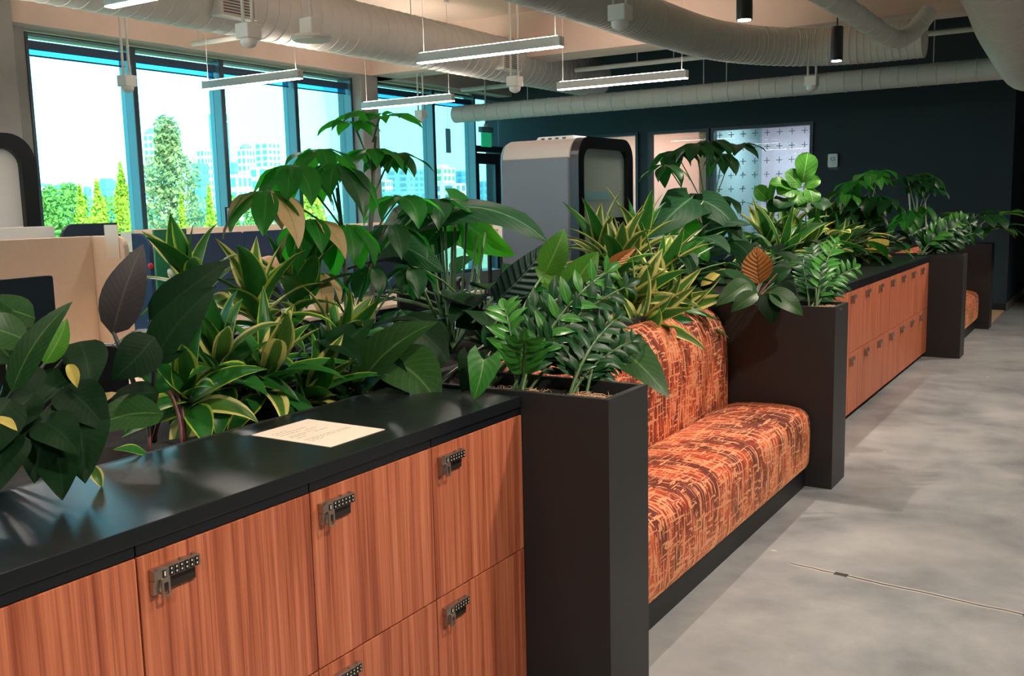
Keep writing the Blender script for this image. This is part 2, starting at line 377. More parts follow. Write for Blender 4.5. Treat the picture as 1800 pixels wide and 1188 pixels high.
# the small lit rooms behind the partition windows
struct(MB().box(-9.0, -1.45, YF+2.6, YF+2.7, 0, ZS).build('wall_room_back', M['palewall']))
struct(MB().box(-9.0, -5.62, YF+2.0, YF+2.08, 0, ZS).build('wall_room_pink', M['pinkwall']))
struct(MB().box(-5.62, -5.54, YF+0.2, YF+2.6, 0, ZS).build('wall_room_divider', M['palewall']))
struct(MB().box(-5.70, -5.55, YF+0.16, YF+0.22, 0, 2.95).build('trim_5', M['inlay']), 'wood post behind the partition windows')
struct(MB().box(-9.0, -1.45, YF+0.15, YF+2.6, 2.95, 3.02).build('ceiling_room', M['white']))
rl = [(-7.2, 1.0, 60, (1, .74, .62)), (-4.6, 1.3, 70, (.86, .92, 1))]
for i, (x, dy, e, c) in enumerate(rl):
    t = thing('room_light', ['square ceiling light in the pink lit room', 'square ceiling light in the pale meeting room'][i], 'ceiling light', (x, YF+dy, 2.95))
    MB().box(-.3, .3, -.3, .3, -.04, 0).build('housing', M['white'], t)
    MB().box(-.27, .27, -.27, .27, -.045, -.041).build('diffuser', emis('room_led_%d' % i, c+(1,), e/2.2), t)
k = 0
for (a, b), mt in zip(OP, ('clearglass', 'clearglass', 'film')):
    k += 1; fw = 0.045
    wn = struct(thing('window_partition_%d' % k, 'partition window in the dark wall', 'window', ((a+b)/2, YF, ZO0))); del wn['category']
    fr = MB(); ox, oz = (a+b)/2, ZO0; h = ZO1-ZO0; hw = (b-a)/2
    fr.box(-hw, -hw+fw, -.03, .12, 0, h).box(hw-fw, hw, -.03, .12, 0, h).box(-hw+fw, hw-fw, -.03, .12, 0, fw).box(-hw+fw, hw-fw, -.03, .12, h-fw, h)
    fr.build('window_frame', M['framedark'], wn)
    if k < 3: MB().box(-hw+fw, hw-fw, .04, .05, fw, h-fw).build('pane', M[mt], wn)
    else:
        MB().box(-hw+fw, 0.0, .04, .05, fw, h-fw).build('pane', M['film'], wn)
        MB().box(0.012, hw-fw, .04, .05, fw, h-fw).build('pane', M['clearglass'], wn)
        pm = MB().box(-.045, .045, 0, .004, -.006, .006).box(-.006, .006, 0, .004, -.045, .045).mesh('plus_mark', M['plus'])
        for i in range(8):
            for j in range(8):
                o = link('plus_mark', pm, wn); o.location = (-hw+.12+i*.185, .033, .16+j*.205)
# furniture seen in the lit rooms
cab = thing('printer_cabinet', 'black low cabinet in front of the partition windows', 'cabinet', (-5.75, 13.6, 0))
MB().box(-.45, .45, -.35, .35, 0, 1.02).build('body', M['boothblack'], cab, bevel=.01)
MB().box(-.46, .46, -.36, .36, 1.02, 1.045).build('top', M['white'], cab)
MB().box(-.2, .2, -.36, -.35, .1, .9).build('door', M['boothblack'], cab)
pr = thing('printer', 'pale blue printer standing on the black cabinet', 'printer', (-5.66, 13.55, 1.045))
MB().prism([(-.25, 0), (.25, 0), (.25, .10), (.12, .15), (-.25, .15)], 'x', -.28, .28).build('body', M['blueprint'], pr, bevel=.01)
MB().box(-.14, .1, -.255, -.245, .03, .09).build('panel', M['strip'], pr)
MB().box(-.2, .2, -.33, -.25, .005, .02).build('paper_tray', M['white'], pr)
th = thing('thermostat', 'white wall control box on the dark far wall', 'wall control', (-3.597, YF-.002, 2.09))
MB().prism(rrect(-.07, .07, -.095, .095, .02), 'y', -.04, 0).build('housing', M['white'], th, bevel=.004)
MB().ring(rrect(-.03, .03, 0, .05, .015), rrect(-.02, .02, .01, .04, .01), 'y', -.044, -.04).build('button', M['plus'], th)
MB().box(-.07, .07, -.0, .0015, -.13, -.09).build('bracket', M['framedark'], th)

# ------------------------------------------------------------------ window wall
ZSILL, ZH = 0.45, 3.36
struct(MB().box(-9.6, XW+.12, -5.0, 14.53, 0, ZSILL).box(-9.6, XW-.1, -5.0, 14.53, ZH+.05, 3.4).build('wall_left', M['concrete']), 'low wall under the office windows')
struct(MB().box(-9.5, -8.93, 5.0, 5.54, 0, ZS).build('column_1', M['concrete'], bevel=.02), 'grey concrete column left of the windows')
struct(MB().box(-9.5, -9.05, 10.62, 10.98, 0, ZS).build('column_2', M['concrete'], bevel=.02), 'grey concrete column between the windows')
struct(MB().box(-9.5, XW+.1, 5.54, 5.82, 0, 3.4).build('wall_pier', M['concrete']), 'concrete pier beside the left column')
bays = [(-0.78, .44), (.44, 1.66), (1.66, 2.88), (2.88, 4.1), (4.1, 4.98), (5.82, 7.05), (7.05, 8.28), (8.28, 9.51), (9.51, 10.61), (11.0, 12.5), (12.5, 13.66)]
for i, (a, b) in enumerate(bays):
    wn = struct(thing('window_%d' % (i+1), 'tall office window', 'window', (XW, a, ZSILL))); del wn['category']
    hh = ZH-ZSILL; ww = b-a
    MB().box(-.10, .10, 0, .03, 0, hh).build('mullion', M['frame'], wn); MB().box(-.10, .10, ww-.03, ww, 0, hh).build('mullion', M['frame'], wn)
    MB().box(.10, .112, -.0, .03, 0, hh).box(.10, .112, ww-.03, ww, 0, hh).build('mullion_edge', M['framedark'], wn)
    MB().box(-.10, .06, .03, ww-.03, 0, .06).build('sill_rail', M['frame'], wn); MB().box(-.10, .06, .03, ww-.03, hh-.03, hh).build('head_rail', M['frame'], wn)
    MB().box(-.03, -.02, .03, ww-.03, .06, hh-.03).build('pane', M['glass'], wn)
    MB().box(.0, .07, .055, ww-.055, hh-.15, hh-.07).build('shade_cassette', M['shade'], wn)
    MB().box(.03, .034, .06, ww-.06, hh-.205, hh-.15).build('shade_cloth', M['shadecloth'], wn)
    MB().box(.022, .042, .06, ww-.06, hh-.22, hh-.205).build('hem_bar', M['shade'], wn)
# glazed door at the end of the window wall
dn = struct(thing('door_1', 'glazed exit door', 'door', (XW, 13.68, 0))); del dn['category']
ww = .84
MB().box(-.08, .07, 0, .06, 0, 2.46).build('jamb', M['framedark'], dn); MB().box(-.08, .07, ww-.06, ww, 0, 2.46).build('jamb', M['framedark'], dn)
MB().box(-.08, .07, 0, ww, 2.46, 2.56).build('transom', M['framedark'], dn)
MB().ring([(.06, .03), (ww-.06, .03), (ww-.06, 2.44), (.06, 2.44)], [(.17, .25), (ww-.17, .25), (ww-.17, 2.26), (.17, 2.26)], 'x', -.03, .03).build('door_leaf', M['framedark'], dn)
MB().box(-.005, .005, .17, ww-.17, .25, 2.26).build('pane', M['glass'], dn)
MB().box(-.005, .005, 0, ww, 2.56, ZH).build('transom_pane', M['glass'], dn)
MB().box(-.03, .03, 0, ww, ZH-.03, ZH+.05).build('head_rail', M['frame'], dn)
MB().tube([(.03, .13, 1.0), (.09, .13, 1.0), (.09, .13, 1.3), (.03, .13, 1.3)], .012).build('door_handle', M['nickel'], dn)
sg = thing('exit_sign', 'hanging green exit sign box by the glazed door', 'sign', (-8.15, 12.36, 2.43))
MB().box(-.01, .01, -.13, .13, 0, .21).build('sign_panel', M['exitgreen'], sg)
MB().box(-.03, .03, -.16, .16, .21, .29).build('housing', M['teal'], sg)
MB().tube([(0, 0, .29), (0, 0, 1.1)], .01, 6).lathe([(.04, 0), (.04, .03), (.015, .06)], (0, 0, .29), 10).build('rod', M['greywhite'], sg)
bl = thing('hanging_banner', 'small blue card hanging in front of the far windows', 'card', (-8.7, 12.15, 2.72))
MB().box(-.005, .005, -.06, .06, -.36, 0).build('card', M['blueprint'], bl)
MB().tube([(0, 0, 0), (0, 0, 1.22)], .003, 5).build('thread', M['greywhite'], bl)

# ------------------------------------------------------------------ lockers
DW1, DW2 = 0.4755, 0.4593
def make_locker(dw, label):
    """origin: front plane, near side, floor; doors face +x"""
    t = thing('locker_unit', label, 'locker', (0, 0, 0))
    MB().box(-.44, -.02, .001, dw-.001, .05, .948).build('carcass', M['black'], t)
    MB().box(-.40, -.06, .001, dw-.001, 0, .05).build('toe_kick', M['plinth'], t)
    MB().box(-.02, -.002, .002, dw-.002, .929, .952).build('fascia', M['black'], t)
    for z0, z1 in ((.052, .486), (.490, .926)):
        d = MB().box(-.02, 0, .002, dw-.002, z0, z1).build('door', M['wood'], t, bevel=.0012)
        y, z = .024, z1-.030
        MB().box(0, .018, y, y+.113, z-.024, z).build('lock_body', M['nickel'], d, bevel=.002)
        MB().prism([(0, z-.024), (.016, z-.024), (.012, z-.052), (0, z-.054)], 'y', y, y+.02).build('lock_side', M['nickel'], d)
        MB().box(0, .006, y+.022, y+.108, z-.052, z-.0245).build('lock_plate', M['darkmetal'], d)
        kb = MB(); km = MB()
        for i in range(6):
            yy = y+.036+i*.0125
            kb.box(.018, .0195, yy, yy+.009, z-.022, z-.003)
            for zz in (z-.010, z-.019): km.box(.0195, .0201, yy+.003, yy+.006, zz+.001, zz+.0045)
        kb.box(.018, .0195, y+.020, y+.0275, z-.020, z-.006); km.box(.0195, .0201, y+.0225, y+.0255, z-.018, z-.008)
        kb.build('keypad', M['key'], d); km.build('key_digit', M['keymark'], d)
        MB().ring(rrect(y+.013, y+.033, z-.058, z-.020, .003, 2), rrect(y+.018, y+.028, z-.054, z-.03, .002, 2), 'x', .019, .023).build('latch', M['nickel'], d)
        MB().tube([(.018, y+.006, z), (.018, y+.006, z+.004)], .004, 8).tube([(.010, y+.07, z), (.010, y+.07, z+.004)], .004, 8).tube([(.010, y+.10, z), (.010, y+.10, z+.004)], .004, 8).build('lock_screw', M['nickel'], d)
    return t
ords = ['first', 'second', 'third', 'fourth', 'fifth', 'sixth', 'seventh', 'eighth', 'ninth', 'tenth']
lk1 = make_locker(DW1, '')
y1 = 2.559
for i in range(6):
    t = lk1 if i == 0 else copytree(lk1)
    t.location = (XL, y1-DW1*(i+1), 0)
    t['label'] = 'two-door teak locker in the near row, %s from the near charcoal planter' % ords[i]
    t['group'] = 'teak lockers of the near row'
lk2 = make_locker(DW2, '')
for i in range(10):
    t = lk2 if i == 0 else copytree(lk2)
    t.location = (XL, 10.143-DW2*(i+1), 0)
    t['label'] = 'two-door teak locker in the far row, %s counted from its far end' % ords[i]
    t['group'] = 'teak lockers of the far row'
for (ya, yb, lb) in ((y1-DW1*6, y1-.003, 'glossy black countertop over the near teak lockers'), (5.555, 10.14, 'black countertop over the far teak lockers')):
    tag(MB().box(-2.045, XL+.004, ya, yb, .953, HC).build('countertop', M['counter'], bevel=.002), lb, 'countertop')

# ------------------------------------------------------------------ planters and troughs
def planter(ya, yb, x0, x1, h, label, name='planter_box', th=.022, soilz=.05, cat='planter'):
    t = thing(name, label, cat, ((x0+x1)/2, (ya+yb)/2, 0)); ox, oy = (x0+x1)/2, (ya+yb)/2
    MB().box(x1-th, x1, ya, yb, 0, h).build('front_panel', M['planter'], t, origin=None).location = (-ox, -oy, 0)
    MB().box(x0, x0+th, ya, yb, 0, h).build('back_panel', M['planter'], t).location = (-ox, -oy, 0)
    MB().box(x0+th, x1-th, ya, ya+th, 0, h).build('side_panel', M['planter'], t).location = (-ox, -oy, 0)
    MB().box(x0+th, x1-th, yb-th, yb, 0, h).build('side_panel', M['planter'], t).location = (-ox, -oy, 0)
    s = MB(); nx, ny = 8, max(4, int((yb-ya)/.12)); rr = random.Random(int(ya*100))
    for i in range(nx+1):
        for j in range(ny+1):
            s.v.append((x0+th+(x1-x0-2*th)*i/nx-ox, ya+th+(yb-ya-2*th)*j/ny-oy, h-soilz+rr.uniform(-.02, .02)))
    for i in range(nx):
        for j in range(ny): a = i*(ny+1)+j; s.f.append((a, a+ny+1, a+ny+2, a+1))
    s.build('soil', M['soil'], t, smooth=True)
    return t
PY = [2.559, 5.266, 10.143, 12.497]; DP = .285
plab = ['charcoal planter box nearest the camera, between near lockers and orange sofa', 'charcoal planter box between the orange sofa and the far lockers', 'charcoal planter box at the far end of the far lockers', 'farthest charcoal planter box, beyond the distant orange sofa']
PB = [planter(y+.0, y+DP, -2.05, XP, 1.0, lb) for y, lb in zip(PY, plab)]
TB = [planter(-0.3, 2.557, -2.70, -2.047, .985, 'long planting trough behind the near counter', 'planting_trough'),
      planter(2.559, 5.55, -2.70, -2.052, 1.0, 'planting trough behind the orange sofa', 'planting_trough'),
      planter(5.552, 10.142, -2.70, -2.047, 1.0, 'planting trough behind the far counter', 'planting_trough'),
      planter(10.144, 12.78, -2.70, -2.052, 1.0, 'planting trough behind the distant orange sofa', 'planting_trough')]
def wool(t, x0, x1, y0, y1, z, n, seed):
    rr = random.Random(seed); b = MB(); ox, oy, _ = t.location
    for _ in range(n):
        x, y = rr.uniform(x0, x1), rr.uniform(y0, y1); a = rr.uniform(0, 6.3); pts = []
        for k in range(4):
            pts.append((x-ox, y-oy, z+rr.uniform(0, .022))); a += rr.uniform(-1.2, 1.2); x += .014*math.cos(a); y += .014*math.sin(a)
        b.tube(pts, .0011, 3, False)
    o = b.build('wood_wool', M['moss'], t); o['kind'] = 'stuff'
wool(PB[0], -1.47, -1.32, 2.60, 2.72, .962, 260, 1); wool(PB[0], -1.80, -1.6, 2.6, 2.74, .957, 160, 2)
wool(PB[1], -1.40, -1.30, 5.30, 5.5, .97, 160, 3); wool(TB[0], -2.4, -2.1, 2.3, 2.5, .95, 160, 4)

# ------------------------------------------------------------------ sofas
def sofa(ya, yb, label):
    t = thing('sofa', label, 'sofa', (-1.6, (ya+yb)/2, 0)); ox, oy = -1.6, (ya+yb)/2
    MB().box(-2.0-ox, -1.418-ox, ya-oy, yb-oy, 0, .118).build('plinth', M['plinth'], t)
    # seat: rounded cross-section swept along y with softened ends
    prof = [(-1.86, .12), (-1.86, .40), (-1.84, .435), (-1.80, .447), (-1.72, .455), (-1.6, .459), (-1.5, .455), (-1.445, .446), (-1.415, .432), (-1.395, .408), (-1.387, .375), (-1.383, .30), (-1.385, .2), (-1.388, .15), (-1.398, .125), (-1.42, .119)]
    def sweep(prof, name, ya, yb, cx, cz, er, uvo):
        b = MB(); b.uv = []; ln = [0]
        for p, q in zip(prof, prof[1:]): ln.append(ln[-1]+math.hypot(p[0]-q[0], p[1]-q[1]))
        st = [(ya, .93), (ya+er*.15, .97), (ya+er*.5, .992), (ya+er, 1)]+[(ya+er+(yb-ya-2*er)*k/14, 1) for k in range(1, 14)]+[(yb-er, 1), (yb-er*.5, .992), (yb-er*.15, .97), (yb, .93)]
        for y, s in st:
            for p, l in zip(prof, ln):
                b.v.append((cx+(p[0]-cx)*s-ox, y-oy, cz+(p[1]-cz)*s)); b.uv.append((y+uvo, l))
        n = len(prof)
        for i in range(len(st)-1):
            for j in range(n): b.f.append((i*n+j, i*n+(j+1) % n, (i+1)*n+(j+1) % n, (i+1)*n+j))
        b.f += [tuple(range(n))[::-1], tuple((len(st)-1)*n+j for j in range(n))]
        # the closing strip wraps uv; give it its own look by leaving it underneath
        return b.build(name, M['fabric'], t, autosmooth=True)
    sweep(prof, 'seat', ya+.004, yb-.01, -1.62, .29, .06, 0)
    bp = [(-1.95, .30), (-2.035, .965), (-2.02, .982), (-1.995, .985), (-1.965, .975), (-1.925, .945), (-1.895, .90), (-1.872, .84), (-1.86, .76), (-1.855, .66), (-1.855, .56), (-1.855, .47), (-1.855, .40), (-1.87, .31)]
    sweep(bp[::-1], 'backrest', ya+.004, yb-.012, -1.96, .62, .05, 5.3)
    return t
sofa(PY[0]+DP, PY[1], 'long built-in sofa in distressed orange velvet between the near planters')
sofa(PY[2]+DP, PY[3], 'distant built-in orange sofa between the two farthest planters')

# ------------------------------------------------------------------ paper notice on the counter
pn = thing('paper_notice', 'white printed sheet lying on the black countertop', 'paper', (-1.81, 1.886, HC))
MB().box(-.142, .142, -.108, .108, .0002, .0018).build('sheet', M['paper'], pn)
MB().box(-.148, .148, -.113, .113, 0, .0002+.0006).build('sleeve', m_glass('clear_sleeve', (.9, .9, .9, 1), .05), pn)
tl = MB(); rr = random.Random(3)
for i, (xx, a, b) in enumerate([(-.09, -.085, -.03), (-.075, -.085, .03), (-.058, -.085, -.01), (-.05, 0, .045), (-.03, -.08, .02), (-.018, -.085, -.03), (-.016, 0, .05), (.0, -.08, -.05), (.03, -.085, .085), (.042, -.085, .08), (.054, -.085, -.04)]):
    y = a
    while y < b: l = rr.uniform(.006, .02); tl.box(xx, xx+.0022, y, min(b, y+l), .0018, .0021); y += l+.004
tl.build('printed_line', M['ink'], pn)['kind'] = 'stuff'

# ------------------------------------------------------------------ ducts and pipes
def smoothpath(pts, n=6):
    """Catmull-Rom through points"""
    P = [Vector(p) for p in pts]; P = [P[0]*2-P[1]]+P+[P[-1]*2-P[-2]]; out = []
    for i in range(1, len(P)-2):
        for k in range(n):
            s = k/n; a, b, c, d = P[i-1], P[i], P[i+1], P[i+2]
            out.append(0.5*((2*b)+(c-a)*s+(2*a-5*b+4*c-d)*s*s+(3*b-a-3*c+d)*s**3))
    out.append(P[-2]); return out
def duct(name, label, pts, rad, step=.14, n=24, hang=()):
    t = thing(name, label, 'duct', (0, 0, 0))
    MB().tube(pts, rad, n).build('pipe', M['duct'], t, autosmooth=True)
    rb = MB(); acc = 0
    for a, b in zip(pts, pts[1:]):
        a = Vector(a); b = Vector(b); l = (b-a).length; d = (b-a)/max(l, 1e-6); x = step-acc
        while x < l:
            c = a+d*x; rb.tube([c-d*.006, c-d*.003, c+d*.003, c+d*.006], [rad-.001, rad+.005, rad+.005, rad-.001], n, False); x += step
        acc = l-(x-step)
    o = rb.build('seam_ring', M['duct'], t, smooth=True); o['kind'] = 'stuff'
    for p in hang:
        MB().tube([p, (p[0], p[1], ZS)], .006, 5).build('hanger_rod', M['greywhite'], t)
    return t
duct('air_duct', 'pale spiral duct running under the ceiling towards the windows', [(-6.75, -2.0, 3.38), (-6.75, 4.0, 3.38), (-6.75, 9.0, 3.38), (-6.75, 13.2, 3.38)], .27, hang=[(-6.75, 5.6, 3.64), (-6.75, 8.8, 3.64)])
duct('air_duct', 'greenish white duct running sideways in front of the dark wall', [(-8.45, 12, 2.90), (-6, 12, 2.90), (-3.5, 12, 2.91), (-.9, 12, 2.915)], .122, .2, hang=[(-4.6, 12, 3.0), (-4.3, 12, 3.0), (-1.9, 12, 3.0), (-7.2, 12, 3.0)])
duct('air_duct', 'pale duct that bends right beneath the ceiling', smoothpath([(-3.62, -1.0, 3.15), (-3.62, 4.0, 3.15), (-3.62, 8.2, 3.15), (-3.5, 9.6, 3.14), (-3.0, 10.35, 3.12), (-2.4, 10.5, 3.1), (-1.75, 10.5, 3.1)], 6), .19, .07)
duct('air_duct', 'large pale duct overhead at top right meeting the sideways duct', smoothpath([(-.80, 3.0, 3.12), (-.80, 6.0, 3.12), (-.82, 8.0, 3.1), (-.87, 9.3, 3.03), (-.90, 10.7, 2.98), (-.93, 12.05, 2.95)], 5), .30, .09)
duct('branch_duct', 'thin pale duct overhead ending in an upturned elbow at right', smoothpath([(-1.70, 0, 2.86), (-1.70, 5.0, 2.86), (-1.71, 7.5, 2.87), (-1.72, 8.85, 2.88), (-1.62, 9.15, 2.97), (-1.52, 9.3, 3.14)], 5), .075, .3)
def box_vent(x, y, label):
    t = thing('duct_grille', label, 'vent', (x, y, 3.30))
    MB().box(-.0, .12, -.2, .2, -.11, .15).build('neck', M['duct'], t, bevel=.01)
    MB().ring([(-.2, -.11), (.2, -.11), (.2, .15), (-.2, .15)], [(-.17, -.09), (.17, -.09), (.17, .13), (-.17, .13)], 'x', .12, .135).build('frame', M['duct'], t)
    sl = MB().box(-.17*0+.0, .0, 0, 0, 0, 0) if False else MB()
    m = MB().box(.121, .131, -.17, .17, -.003, .003).mesh('slat', M['darkmetal'])
    for k in range(9): o = link('slat', m, t); o.location = (0, 0, -.078+k*.024)
    return t
box_vent(-6.55, 6.0, 'louvred grille on the spiral duct near the left window'); box_vent(-6.55, 10.36, 'louvred grille on the spiral duct behind the middle pendant light')
def pipe(label, pts, r, hang=()):
    t = thing('ceiling_pipe', label, 'pipe', (0, 0, 0)); MB().tube(pts, r, 10).build('pipe', M['duct'], t, smooth=False, autosmooth=True)
    for p in hang: MB().tube([p, (p[0], p[1], ZS)], .006, 5).build('hanger_rod', M['greywhite'], t)
pipe('thin pale pipe under the dark ceiling near the far wall', [(-6.3, 11.75, 3.32), (-2.6, 11.75, 3.32), (-1.0, 11.75, 3.32)], .03, [(-5.4, 11.75, 3.32), (-4.9, 11.75, 3.32), (-3.9, 11.75, 3.32)])
pipe('pale sprinkler pipe crossing above the bent duct', [(-3.6, 8.3, 3.48), (-.2, 8.0, 3.48)], .03, [(-3.0, 8.25, 3.48), (-2.6, 8.2, 3.48)])
pipe('pale pipe beside the edge beam above the left windows', [(-8.6, 7.35, 3.36), (-7.4, 7.35, 3.36)], .03, [(-8.5, 7.35, 3.36)])
pipe('pale pipe beside the edge beam above the far windows', [(-8.6, 12.4, 3.3), (-7.0, 12.4, 3.3)], .035, [(-8.0, 12.4, 3.3), (-7.4, 12.4, 3.3)])
pipe('thin conduit line on the pale ceiling', [(-7.4, 6.6, 3.93), (-3.9, 6.6, 3.93)], .012)
pipe('long conduit on the ceiling behind the access point', [(-8.4, 5.0, 3.9), (-4.2, 5.0, 3.9)], .02)

# ------------------------------------------------------------------ lamps
def linear(x0, x1, y, label, z=2.8):
    t = thing('pendant_light', label, 'pendant light', ((x0+x1)/2, y, z), 'linear pendant lights'); h = (x1-x0)/2
    MB().box(-h, h, -.035, .035, .006, .085).build('housing', M['greywhite'], t, bevel=.004)
    MB().box(-h+.006, h-.006, -.031, .031, 0, .006).build('diffuser', M['led'], t)
    MB().box(-h+.03, h-.03, -.025, .025, .0851, .0875).build('uplight', M['ledup'], t)
    for s in (-1, 1):
        MB().tube([(s*(h-.06), 0, .085), (s*(h-.06), 0, ZS-z)], .003, 5).build('cable', M['greywhite'], t)
        MB().lathe([(.03, -.012), (.03, 0)], (s*(h-.06), 0, ZS-z-.001), 12).build('canopy', M['greywhite'], t)
linear(-5.25, -3.83, 6.93, 'linear pendant light at top centre, nearest of the full ones')
linear(-5.33, -3.83, 9.54, 'linear pendant light in front of the dark ceiling recess')
linear(-8.02, -6.68, 6.97, 'linear pendant light hanging before the left window bays')
linear(-8.20, -6.81, 9.64, 'linear pendant light hanging before the concrete column')
linear(-5.22, -3.8, 3.85, 'linear pendant light cut by the top edge at left')
linear(-8.05, -6.65, 3.9, 'unseen linear pendant light added between the left phone booth and its column')  # this and the next two hang unseen, added to light the office
linear(-5.22, -3.8, 1.0, 'unseen linear pendant light added over the near desks left of the view')
linear(-8.05, -6.65, 1.0, 'unseen linear pendant light added over the window desks left of the view')
def spotcyl(x, y, z, label, tgt, e, h=.25, ang=75, soft=.02):
    t = thing('cylinder_lamp', label, 'lamp', (x, y, z), 'black cylinder lamps')
    MB().lathe([(.040, .002), (.046, 0), (.046, h-.01), (.042, h), (.01, h+.004)], (0, 0, 0), 20).build('housing', M['boothblack'], t, autosmooth=True)
    MB().lathe([(.036, -.004), (.036, .0015)], (0, 0, .0), 16).build('lens', M['spotlens'], t)
    MB().tube([(0, 0, h), (0, 0, ZS-z)], .006, 6).build('rod', M['boothblack'], t)
    ld = bpy.data.lights.new('spot', 'SPOT'); ld.energy = e; ld.spot_size = math.radians(ang); ld.spot_blend = .6; ld.shadow_soft_size = soft; ld.color = (1.0, .87, .73)
    lo = bpy.data.objects.new('spot', ld); col.objects.link(lo); lo.parent = t; lo.location = (0, 0, -.02)
    d = Vector(tgt)-Vector((x, y, z)); lo.rotation_euler = d.to_track_quat('-Z', 'Y').to_euler()
    return t
ES = 75
spotcyl(-1.91, 5.62, 2.6, 'black cylinder lamp at the top edge, nearer of the pair', (-1.9, 5.6, 0), ES)
spotcyl(-1.91, 7.74, 2.6, 'black cylinder lamp hanging before the bent duct', (-1.9, 7.7, 0), ES)
spotcyl(-1.91, 3.5, 2.6, 'black cylinder lamp above the orange sofa', (-1.9, 3.5, 0), ES)
spotcyl(-1.91, 1.4, 2.6, 'black cylinder lamp above the near counter', (-1.9, 1.4, 0), ES*.3)
for y, lb in ((11.9, 'far'),): pass
for y, lb in ((-1.2, 'behind the camera'), (1.3, 'beside the near lockers'), (3.7, 'beside the orange sofa'), (6.2, 'beside the far lockers'), (8.9, 'beside the end of the far lockers'), (11.6, 'beside the distant sofa')):
    spotcyl(.45, y, 3.4, 'black cylinder lamp over the aisle '+lb, (-1.15, y, .1), 210, ang=100, soft=.09)
def sensor(x, y, z, label, disc=False, double=True):
    t = thing('ceiling_sensor', label, 'sensor', (x, y, z), 'sensors on ceiling poles')
    if disc:
        MB().lathe([(.02, .0), (.13, .012), (.15, .03), (.14, .05), (.05, .06)], (0, 0, 0), 20).build('disc', M['white'], t, autosmooth=True)
        MB().box(-.06, .06, -.06, .06, .06, .17).build('box', M['white'], t, bevel=.008)
    else:
        MB().lathe([(.02, -.005), (.05, .012), (.06, .03), (.06, .055)], (0, 0, 0), 16).build('dome', M['white'], t, autosmooth=True)
        MB().box(-.065, .065, -.065, .065, .055, .16).build('box', M['white'], t, bevel=.008)
    for s in ((-1, 1) if double else (0,)):
        MB().tube([(s*.045, 0, .16), (s*.045, 0, ZS-z)], .012, 8).build('pole', M['duct'], t)
sensor(-8.15, 6.15, 2.72, 'white ceiling sensor on a pole before the first mullion', double=True)
sensor(-5.3, 5.03, 2.72, 'white sensor on twin poles in front of the spiral duct')
sensor(-5.05, 5.4, 2.77, 'round white wireless access point on a pole by the spiral duct', True, False)
sensor(-5.4, 8.75, 2.72, 'white sensor on twin poles left of the far pendant light')
sensor(-2.95, 6.15, 2.73, 'white sensor box below the bent duct at top centre')
sensor(-3.0, 11.1, 2.74, 'white sensor before the sideways duct at right')
sensor(-8.4, 11.1, 2.74, 'white sensor on poles between the far window bays')

# ------------------------------------------------------------------ phone booths
def booth(xf, ya, yb, h, depth, lb, glassm):
    t = thing('phone_booth', lb, 'phone booth', (xf-depth/2, (ya+yb)/2, 0)); ox, oy = xf-depth/2, (ya+yb)/2
    P = lambda d, r, z0=.04: rrect(ya-oy+d, yb-oy-d, z0+d, h-d, r, 7, (0, 0, 1, 1))
    hx = depth/2
    MB().prism(P(0, .2), 'x', -hx, hx-.06).build('shell', M['booth'], t, bevel=.035, autosmooth=True)
    cap = [q for q in P(-.003, .2) if q[1] > h-.2]
    MB().prism(cap, 'x', -hx+.03, hx-.062).build('roof_cap', M['boothtop'], t, bevel=.02, autosmooth=True)
    MB().ring(P(-.012, .21), P(.10, .13), 'x', hx-.06, hx+.03).build('door_frame', M['boothblack'], t, autosmooth=True)
    MB().prism(P(.10, .13), 'x', hx-.05, hx-.02).build('door_glass', glassm, t)
    MB().box(hx-.019, hx-.015, ya-oy+.10, ya-oy+.72, 1.60, 1.68).build('privacy_strip', M['strip'], t)
    MB().prism(rrect(yb-oy-.40, yb-oy-.15, 1.18, 1.42, .04), 'x', hx-.019, hx+.0).build('touch_panel', M['boothblack'], t)
    MB().ring([(yb-oy-.30+.05*math.cos(a*PI/8), 1.33+.05*math.sin(a*PI/8)) for a in range(16)], [(yb-oy-.30+.035*math.cos(a*PI/8), 1.33+.035*math.sin(a*PI/8)) for a in range(16)], 'x', hx+.0, hx+.003).build('panel_ring', M['white'], t)
    MB().tube([(hx-.02, yb-oy-.45, .85), (hx+.03, yb-oy-.45, .86), (hx+.03, yb-oy-.45, 1.12), (hx-.02, yb-oy-.45, 1.13)], .016).build('handle', M['boothblack'], t)
    MB().prism([(-.24, h-.01), (.24, h-.01), (.20, h+.045), (-.20, h+.045)], 'y', -.22, .22).build('fan_housing', M['white'], t, bevel=.01)
    s = MB(); [s.box(-.16+k*.08, -.12+k*.08, -.222, -.219, h+.012, h+.03) for k in range(4)]; s.build('fan_slot', M['boothblack'], t)
    MB().box(-hx+.05, hx-.1, ya-oy+.05, yb-oy-.05, 0, .04).build('base', M['boothblack'], t)
    return t
booth(-4.39, 8.18, 9.36, 2.19, .86, 'grey phone booth with black rounded door frame before the dark wall', M['boothglass'])
booth(-7.0, 3.25, 4.39, 2.17, .86, 'phone booth at the left edge of the view, by the concrete column', M['white'])
fg = thing('figurine', 'small pink figurine with dark hair on the left phone booth', 'figurine', (-7.2, 4.13, 2.176))
MB().lathe([(.05, 0), (.06, .02), (.035, .07), (.02, .085)], (0, 0, 0), 12).build('body', M['pink'], fg, smooth=True)
MB().lathe([(.01, .08), (.032, .095), (.036, .12), (.01, .15)], (0, 0, 0), 12).build('head', M['pink'], fg, smooth=True)
MB().lathe([(.038, .115), (.045, .13), (.03, .16), (.012, .17)], (0.0, 0.004, 0), 12).build('hair', M['hair'], fg, smooth=True)

